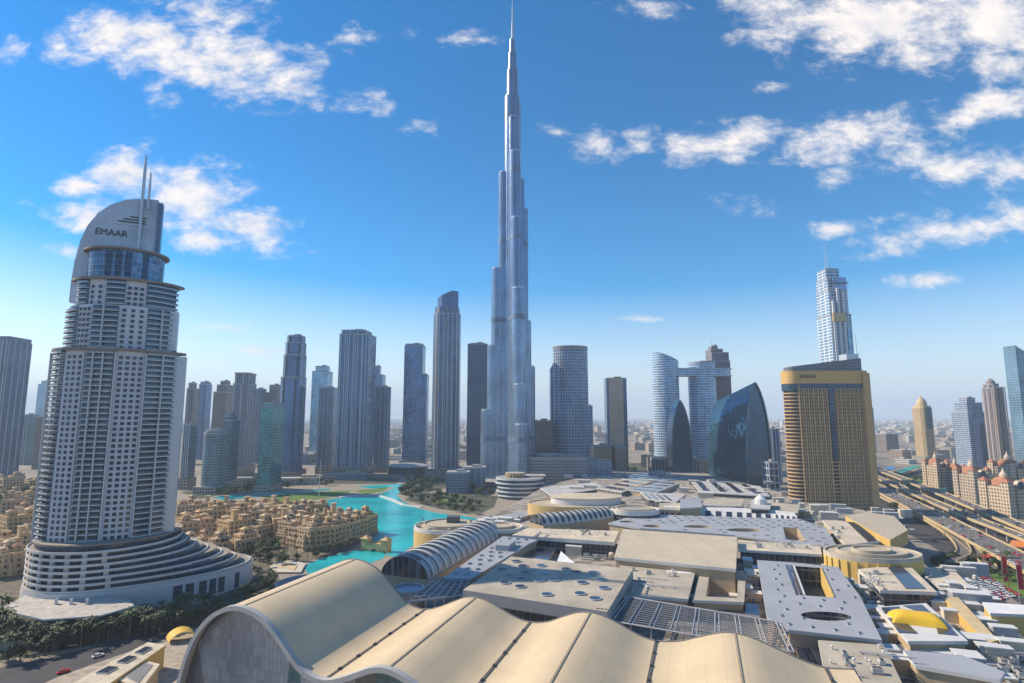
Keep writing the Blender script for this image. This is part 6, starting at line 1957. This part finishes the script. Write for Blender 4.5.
def grove(n, px, where, kinds, smin, smax, z=0.0):
    """n trees inside the plan outline seen at px"""
    poly = [tuple(p) for p in XY(px, z)]
    xs = [p[0] for p in poly]; ys = [p[1] for p in poly]
    done = 0
    tries = 0
    while done < n and tries < n * 60:
        tries += 1
        p = (rnd.uniform(min(xs), max(xs)), rnd.uniform(min(ys), max(ys)))
        u_ = rot((0, 0), p[0] + 240.0, p[1] - 352.0, -R(26))
        on_base = (u_[0] / (82 if u_[0] > 0 else 41)) ** 2 + (u_[1] / 43) ** 2 < 1
        if inside(p, poly) and not inside(p, CANOPY_PLAN) and not on_base:
            plant(rnd.choice(kinds), (p[0], p[1], z), where, rnd.uniform(smin, smax)); done += 1
grove(24, [(-8, 655), (50, 646), (110, 636), (150, 628), (140, 634), (60, 654), (-8, 668)], 'on the bank beside the lower road', [3, 4, 1], .7, 1.1)
grove(30, [(-8, 640), (60, 628), (150, 622), (215, 612), (222, 622), (120, 640), (60, 652), (-8, 656)], 'in the low garden under the tower canopy', [3, 4, 0, 3], .8, 1.2)
grove(50, [(-8, 632), (30, 622), (130, 620), (190, 622), (200, 628), (120, 640), (40, 650), (-8, 652)], 'in the garden below the sail tower', [0, 1, 1, 3, 4, 2], .75, 1.15)
grove(12, [(90, 640), (150, 622), (215, 612), (222, 622), (160, 636), (110, 650)], 'beside the road below the sail tower', [0, 0, 1], .8, 1.2)
grove(8, [(-10, 622), (20, 618), (50, 626), (48, 640), (-10, 645)], 'at the left end of the tower garden', [3, 4, 4, 0], .9, 1.2)
grove(7, [(205, 612), (255, 590), (262, 596), (225, 618)], 'between the base wall and the wave roof', [0, 3, 1], .6, .9)
grove(28, [(236, 562), (256, 552), (275, 545), (300, 555), (312, 560), (296, 562), (268, 572), (246, 574)], 'in the gardens before the lagoon front', [0, 1, 3, 4, 2], .7, 1.1)
grove(11, [(253, 572), (268, 575), (275, 590), (258, 592)], 'by the path at the end of the terraces', [0, 3, 1], .6, .9)
grove(16, [(310, 556), (350, 549), (362, 545), (370, 541), (366, 547), (340, 552), (316, 559)], 'along the foot of the lagoon front', [3, 4, 0], .6, .9)
grove(37, [(398, 486), (412, 480), (440, 482), (430, 492), (412, 500), (400, 496)], 'on the wooded point in the lake', [0, 0, 1], .9, 1.4)
grove(34, [(412, 500), (440, 496), (480, 502), (492, 510), (470, 515), (430, 508)], 'in the park along the lake edge', [0, 1, 1, 2], .7, 1.3)
grove(12, [(440, 488), (480, 490), (500, 498), (470, 496)], 'before the low grey blocks', [0, 1], .8, 1.2)
grove(18, [(588, 478), (600, 470), (640, 466), (640, 474), (610, 482)], 'beside the terrace block before the tan tower', [0, 0, 1], 1.0, 1.6)
grove(16, [(180, 500), (215, 494), (240, 488), (330, 482), (334, 486), (250, 492), (214, 502)], 'along the canal', [0, 1, 2, 3], 1.0, 1.5)
grove(18, [(-5, 492), (40, 484), (44, 492), (20, 500), (-5, 505)], 'behind the houses left of the sail tower', [0, 1], 1.0, 1.5)
grove(18, [(-8, 505), (50, 500), (44, 560), (20, 600), (-8, 600)], 'between the houses left of the sail tower', [0, 1, 2], .7, 1.1)
grove(30, [(250, 556), (275, 548), (270, 535), (262, 520), (240, 515), (236, 540)], 'in the courts of the sand houses', [0, 1, 3], .7, 1.1)
grove(16, [(186, 520), (262, 515), (256, 550), (195, 556)], 'between the houses behind the terraces', [0, 1, 3], .7, 1.1)
grove(18, [(968, 566), (990, 556), (1030, 574), (1030, 606), (1005, 598)], 'by the red flags', [0, 1, 3, 4], .7, 1.1)
grove(11, [(930, 566), (945, 560), (958, 562), (940, 572)], 'at the corner of the car park', [0, 1], .6, 1.0)
grove(14, [(880, 506), (905, 500), (925, 508), (900, 516)], 'at the foot of the bronze hotel', [0, 1], .7, 1.1)
grove(18, [(905, 482), (935, 476), (990, 500), (985, 505), (930, 490)], 'between the highway decks', [0, 1, 2], .8, 1.3)
grove(11, [(652, 470), (668, 470), (668, 475), (652, 476)], 'on the planted roof of the left colonnade', [0, 1], .5, .8, 0)

# ================================================================== HIGHWAY
DECKM = M('deck_asphalt', (.15, .135, .12), .85, var=.2, vs=.15)
PARA = M('parapet_sunlit', (.50, .39, .22), .7, var=.1, vs=.2)  # stone parapet with warm sunlight put into its colour
LINE = M('lane_paint', (.6, .6, .58), .7)
DECKS = []
def viaduct(label, px, z, w, lanes):
    pts = [P(x, y, z).xy for x, y in px]
    fine = []
    for i in range(len(pts) - 1):
        for k in range(8):
            f = k / 8
            p0, p1, p2, p3 = pts[max(0, i - 1)], pts[i], pts[i + 1], pts[min(len(pts) - 1, i + 2)]
            fine.append(.5 * (2 * p1 + (p2 - p0) * f + (2 * p0 - 5 * p1 + 4 * p2 - p3) * f * f + (3 * p1 - p0 - 3 * p2 + p3) * f ** 3))
    fine.append(pts[-1])
    nrm = []
    for i in range(len(fine)):
        d = (fine[min(i + 1, len(fine) - 1)] - fine[max(0, i - 1)]).normalized()
        nrm.append(Vector((-d.y, d.x)))
    mid = fine[len(fine) // 2]
    t = thing('viaduct', label, 'viaduct', (mid.x, mid.y))
    def strip(name, o0, o1, z0, z1, mats, skip=None):
        m = MB()
        for i in range(len(fine) - 1):
            q = [fine[i] + nrm[i] * o0, fine[i + 1] + nrm[i + 1] * o0, fine[i + 1] + nrm[i + 1] * o1, fine[i] + nrm[i] * o1]
            m.prism([tuple(p) for p in q], z0, z1, 0, 1, 0)
        return m.obj(name, mats, t)
    strip('deck', -w / 2, w / 2, z - 1.6, z, [CONC, DECKM])
    strip('parapet', -w / 2 - .5, -w / 2 + .1, z - 1.2, z + 1.2, [PARA])
    strip('parapet', w / 2 - .1, w / 2 + .5, z - 1.2, z + 1.2, [PARA])
    for k in range(1, lanes):
        o = -w / 2 + w * k / lanes
        m = MB()
        for i in range(len(fine) - 1):
            L_ = (fine[i + 1] - fine[i]).length
            n = max(1, int(L_ / 9))
            for j in range(n):
                f0, f1 = (j + .1) / n, (j + .5) / n
                a_, b_ = fine[i].lerp(fine[i + 1], f0) + nrm[i] * o, fine[i].lerp(fine[i + 1], f1) + nrm[i] * o
                nn = nrm[i] * .12
                m.face([(*(a_ - nn), z + .006), (*(b_ - nn), z + .006), (*(b_ + nn), z + .006), (*(a_ + nn), z + .006)][::-1 if False else 1], 0)
        m.obj('lane_marking', [LINE], t)
    if z > 2:
        acc_ = 0
        for i in range(1, len(fine)):
            acc_ += (fine[i] - fine[i - 1]).length
            if acc_ > 32:
                acc_ = 0
                MB().prism(rect(fine[i], w * .5, 1.6, math.atan2(nrm[i].y, nrm[i].x)), 0, z - 1.6, 0, 0).obj('pier', [CONC], t)
    DECKS.append((fine, nrm, z, w, lanes))
viaduct('far elevated highway deck running in front of the red roofed residences', [(858, 462), (880, 470), (930, 489), (975, 507), (1024, 527), (1075, 548)], 10, 13, 3)
viaduct('second elevated deck below the far one', [(860, 471), (884, 480), (930, 500), (968, 516), (1010, 532), (1040, 544)], 8, 11, 3)
viaduct('broad elevated highway deck nearest the mall', [(862, 480), (890, 494), (925, 511), (970, 534), (1024, 562), (1070, 586)], 8, 22, 5)
viaduct('short curved slip road ramp beside the mall plaza', [(884, 497), (912, 511), (938, 525), (956, 538), (964, 552), (950, 560)], 5, 8, 1)
viaduct('slip road beneath the broad deck curling to the plaza', [(930, 520), (960, 540), (975, 552), (990, 566)], 4, 7, 1)
# cars: one shape, several paints
def car(name, paint, lab):
    t = thing(name, lab, 'car', (0, 0, 0), 'cars')
    prof = [(-2.2, .35), (-2.25, .8), (-1.5, .95), (1.1, .98), (2.1, .85), (2.2, .35)]
    m = MB()
    for s_ in (-.88, .88):
        f = [(x, s_, z) for x, z in prof]
        m.face(f if s_ > 0 else f[::-1], 0)
    for i in range(len(prof)):
        j = (i + 1) % len(prof)
        m.face([(prof[i][0], -.88, prof[i][1]), (prof[j][0], -.88, prof[j][1]), (prof[j][0], .88, prof[j][1]), (prof[i][0], .88, prof[i][1])][::-1], 0)
    m.obj('body', [paint], t)
    m = MB(); m.loft([[(-1.7, -.8, .95), (1.2, -.8, .95), (1.2, .8, .95), (-1.7, .8, .95)], [(-1.2, -.66, 1.45), (.5, -.66, 1.45), (.5, .66, 1.45), (-1.2, .66, 1.45)]], 0, 1)
    m.obj('cabin', [DGLASS, paint], t)
    for x in (-1.4, 1.4):
        for y in (-.9, .9):
            MB().tube((x, y - .1, .33), (x, y + .1, .33), .33, n=10).obj('wheel', [M('tyre', (.02, .02, .02), .9)], t)
    return t
PAINTS = [('white', (.75, .75, .74)), ('silver', (.45, .46, .47)), ('black', (.02, .02, .025)), ('red', (.55, .03, .025)), ('white', (.75, .75, .74))]
CARS = [car('parked_car', M('paint_' + n, c, .25, .1 if n == 'silver' else 0, var=.03), n + ' car') for n, c in PAINTS[:4]]
cst = [False] * 4
def put_car(k, loc, rz, where):
    lab, grp = f'{PAINTS[k][0]} car {where}', f'{PAINTS[k][0]} cars {where}'
    if not cst[k]:
        o = CARS[k]; cst[k] = True; o.location = loc; o.rotation_euler = (0, 0, rz); o['label'] = lab
    else:
        o = dup(CARS[k], loc, rz, lab)
    o['group'] = grp
rnd = random.Random(3)
for di, (fine, nrm, z, w, lanes) in enumerate(DECKS[:3]):
    for n in range((34, 24, 64)[di]):
        i = rnd.randrange(6, len(fine) - 2)
        o = -w / 2 + w * (rnd.randrange(lanes) + .5) / lanes
        p = fine[i].lerp(fine[i + 1], rnd.random()) + nrm[i] * o
        d = fine[i + 1] - fine[i]
        put_car(rnd.choice([0, 0, 1, 2, 3]), (p.x, p.y, z + .01), math.atan2(d.y, d.x), 'driving on the ' + ['far', 'second', 'broad'][di] + ' highway deck')
a0, a1, a2 = P(938, 567, 0), P(960, 563, 0), P(1000, 604, 0)
u_, v_ = (a1 - a0), (a2 - a0)
ang = math.atan2(v_.y, v_.x)
for i in range(9):
    for j in range(11):
        if rnd.random() < .86:
            p = a0 + u_ * ((i + .4) / 9) * (1.0) + v_ * ((j + .6) / 11.5)
            put_car(rnd.choice([0, 3, 0, 3, 1, 0]), (p.x, p.y, .07), ang, 'parked in rows beside the mall plaza')
for px, py in ((63, 673), (98, 657)):
    q = P(px, py, 0)
    put_car(3 if px < 75 else 0, (q.x, q.y, .06), R(52), 'on the road below the sail tower')
for px, py in ((990, 552), (1003, 558), (1010, 552), (1016, 556), (1000, 563), (1008, 565), (893, 530), (905, 527), (912, 530), (900, 534), (886, 534)):
    q = P(px, py, 0)
    put_car(rnd.choice([0, 1, 2]), (q.x, q.y, .06), R(rnd.choice([40, 130])), 'on the street beside the broad highway deck')
# street lamps along the decks
def street_lamp():
    t = thing('street_lamp', 'double armed street lamp standing along the broad highway deck', 'street lamp', (0, 0, 0), 'street lamps along the broad highway deck')
    MB().tube((0, 0, 0), (0, 0, 11), .16, .09, 6).obj('pole', [PALE], t)
    for s_ in (-1, 1):
        m = MB(); m.tube((0, 0, 11), (0, 2.2 * s_, 11.5), .08, .06, 5); m.box((0, 2.5 * s_, 11.5), (.35, .9, .16))
        m.obj('lamp_arm', [PALE], t)
    return t
lamp = None
fine, nrm, z, w, lanes = DECKS[2]
for i in range(4, len(fine) - 1, 3):
    rz = math.atan2(nrm[i].y, nrm[i].x) - math.pi / 2
    if lamp is None:
        lamp = street_lamp(); lamp.location = (*fine[i], z); lamp.rotation_euler = (0, 0, rz)
    else:
        dup(lamp, (*fine[i], z), rz)
# green roofs and an orange awning beside the roads
def canopy(label, px, z, mat, cat='canopy', name='green_canopy'):
    pl_ = XY(px, z)
    c = sum(pl_, Vector((0, 0))) / len(pl_)
    t = thing(name, label, cat, (c.x, c.y))
    MB().prism([tuple(p) for p in pl_], z - .5, z, 0, 0, 0).obj('roof', [mat], t)
    for p in pl_:
        q = c.lerp(p, .85)
        MB().tube((q.x, q.y, 0), (q.x, q.y, z - .5), .25).obj('post', [PALE], t)
GRN = M('canopy_green', (.02, .30, .22), .5, var=.1)
canopy('long green canopy roof beyond the highway near the bronze hotel', [(896, 471), (914, 465), (921, 466), (902, 473)], 8, GRN)
canopy('blue canopy roof at the foot of the bronze hotel', [(884, 468), (893, 466), (896, 469), (886, 471)], 8, M('canopy_blue', (.06, .24, .45), .5))
canopy('green canopy roof in front of the cream residence', [(933, 489), (946, 488), (948, 492), (936, 494)], 9, GRN)
canopy('small green canopy roof between two highway decks', [(898, 484), (906, 485), (904, 488), (897, 487)], 8, GRN)
canopy('orange awning by the street under the broad deck', [(1012, 540), (1034, 542), (1034, 548), (1008, 546)], 6, M('awning_orange', (.75, .22, .03), .6), 'awning', 'orange_awning')
canopy('red awning by the end of the slip road', [(980, 553), (992, 551), (994, 556), (983, 558)], 6, M('awning_red', (.62, .04, .03), .6), 'awning', 'red_awning')
# tall red banners
for k, (px, py, h, lab) in enumerate(((1003, 576, 13, 'red banner on a pole beside the car park trees'), (1020, 604, 22, 'tallest red banner cut by the picture edge'), (988, 577, 9, 'short red banner nearest the slip road'), (1004, 588, 11, 'red banner standing between the palm trees'))):
    q = P(px, py, 0)
    t = thing('banner', lab, 'banner', (q.x, q.y))
    MB().tube((q.x, q.y, 0), (q.x, q.y, h), .14, .1).obj('pole', [PALE], t)
    MB().grid(lambda u, v: (q.x + .1 + 3.2 * u, q.y + .35 * math.sin(u * 5 + k), h * (.35 + .62 * v)), 8, 2).obj('cloth', [M('banner_red', (.62, .02, .03), .7, var=.06)], t, smooth=1.0)
# ================================================================== LOWER LEFT CORNER
t, poly, c = hall('cream_annex', 'long low cream annex with a yellow edge beside the arched front', [(60, 690), (148, 642), (166, 645), (100, 690)], 9, z0=0, roofm=M('annex_cream', (.55, .48, .36), .85, var=.2, vs=.3), wallm=YELW, edge=YELW, over=.3)
for f0, f1 in ((.25, .4), (.5, .66), (.74, .9)):
    p = Vector(poly[0]); 
    a0, a1 = P(66, 686, 9).xy.lerp(P(150, 643.5, 9).xy, f0), P(66, 686, 9).xy.lerp(P(150, 643.5, 9).xy, f1)
    b0, b1 = P(94, 686, 9).xy.lerp(P(161, 646, 9).xy, f0), P(94, 686, 9).xy.lerp(P(161, 646, 9).xy, f1)
    m = MB(); m.prism([tuple(a0.lerp(b0, .25)), tuple(a1.lerp(b1, .25)), tuple(a1.lerp(b1, .75)), tuple(a0.lerp(b0, .75))], 9.003, 9.6, 0, 1); m.obj('roof_light', [WHT, SKYL], t)
t, poly, c = hall('cream_annex', 'square cream annex with a sunken roof beside the arched front', [(112, 676), (140, 659), (160, 664), (140, 690)], 8, z0=0, roofm=M('annex_cream', (.55, .48, .36), .85), wallm=TANW, edge=M('annex_cream2', (.55, .46, .32), .8), over=.3)
m = MB(); m.prism(XY([(121, 675), (141, 662.5), (153, 665.5), (138, 684)], 8), 8.003, 8.25, 0, 1); m.obj('roof_pit', [WHT, M('pit_grey', (.2, .2, .2), .8)], t)
# yellow arched canopy
a_, b_ = P(168, 644, 0), P(196, 638, 0)
t = thing('arched_canopy', 'small yellow arched canopy beside the great arched front', 'canopy', ((a_ + b_) / 2)[:])
dv = (b_ - a_); nv_ = Vector((-dv.y, dv.x, 0)).normalized()
m = MB(); m.grid(lambda u, v: tuple(a_ + dv * u + nv_ * (v * 9 - 2) + Vector((0, 0, 1.0 + 3.6 * math.sin(math.pi * u) ** .6))), 16, 2)
m.obj('shell', [M('canopy_yellow', (.62, .40, .06), .6, var=.1)], t, smooth=1.0)
m = MB(); m.grid(lambda u, v: tuple(a_ + dv * u + nv_ * -2.1 + Vector((0, 0, 1.0 + (3.6 * math.sin(math.pi * u) ** .6) * (1 - .16 * v) ))), 16, 1)
m.obj('rim', [YELW], t)
# retaining wall of the garden
pts = [P(x, y, 0).xy for x, y in ((-20, 652), (30, 648), (70, 640), (110, 628), (130, 618))]
m = MB()
for a_, b_ in zip(pts, pts[1:]):
    n = (b_ - a_).normalized(); n = Vector((-n.y, n.x)) * .5
    m.prism([tuple(a_ - n), tuple(b_ - n), tuple(b_ + n), tuple(a_ + n)], 0, 3.4, 0, 0)
tag(m.obj('retaining_wall', [M('wall_grey', (.34, .31, .28), .85, var=.2, vs=.4, streak=.4)], origin=(*pts[2], 0)), 'grey retaining wall curving through the garden below the sail tower', 'wall')
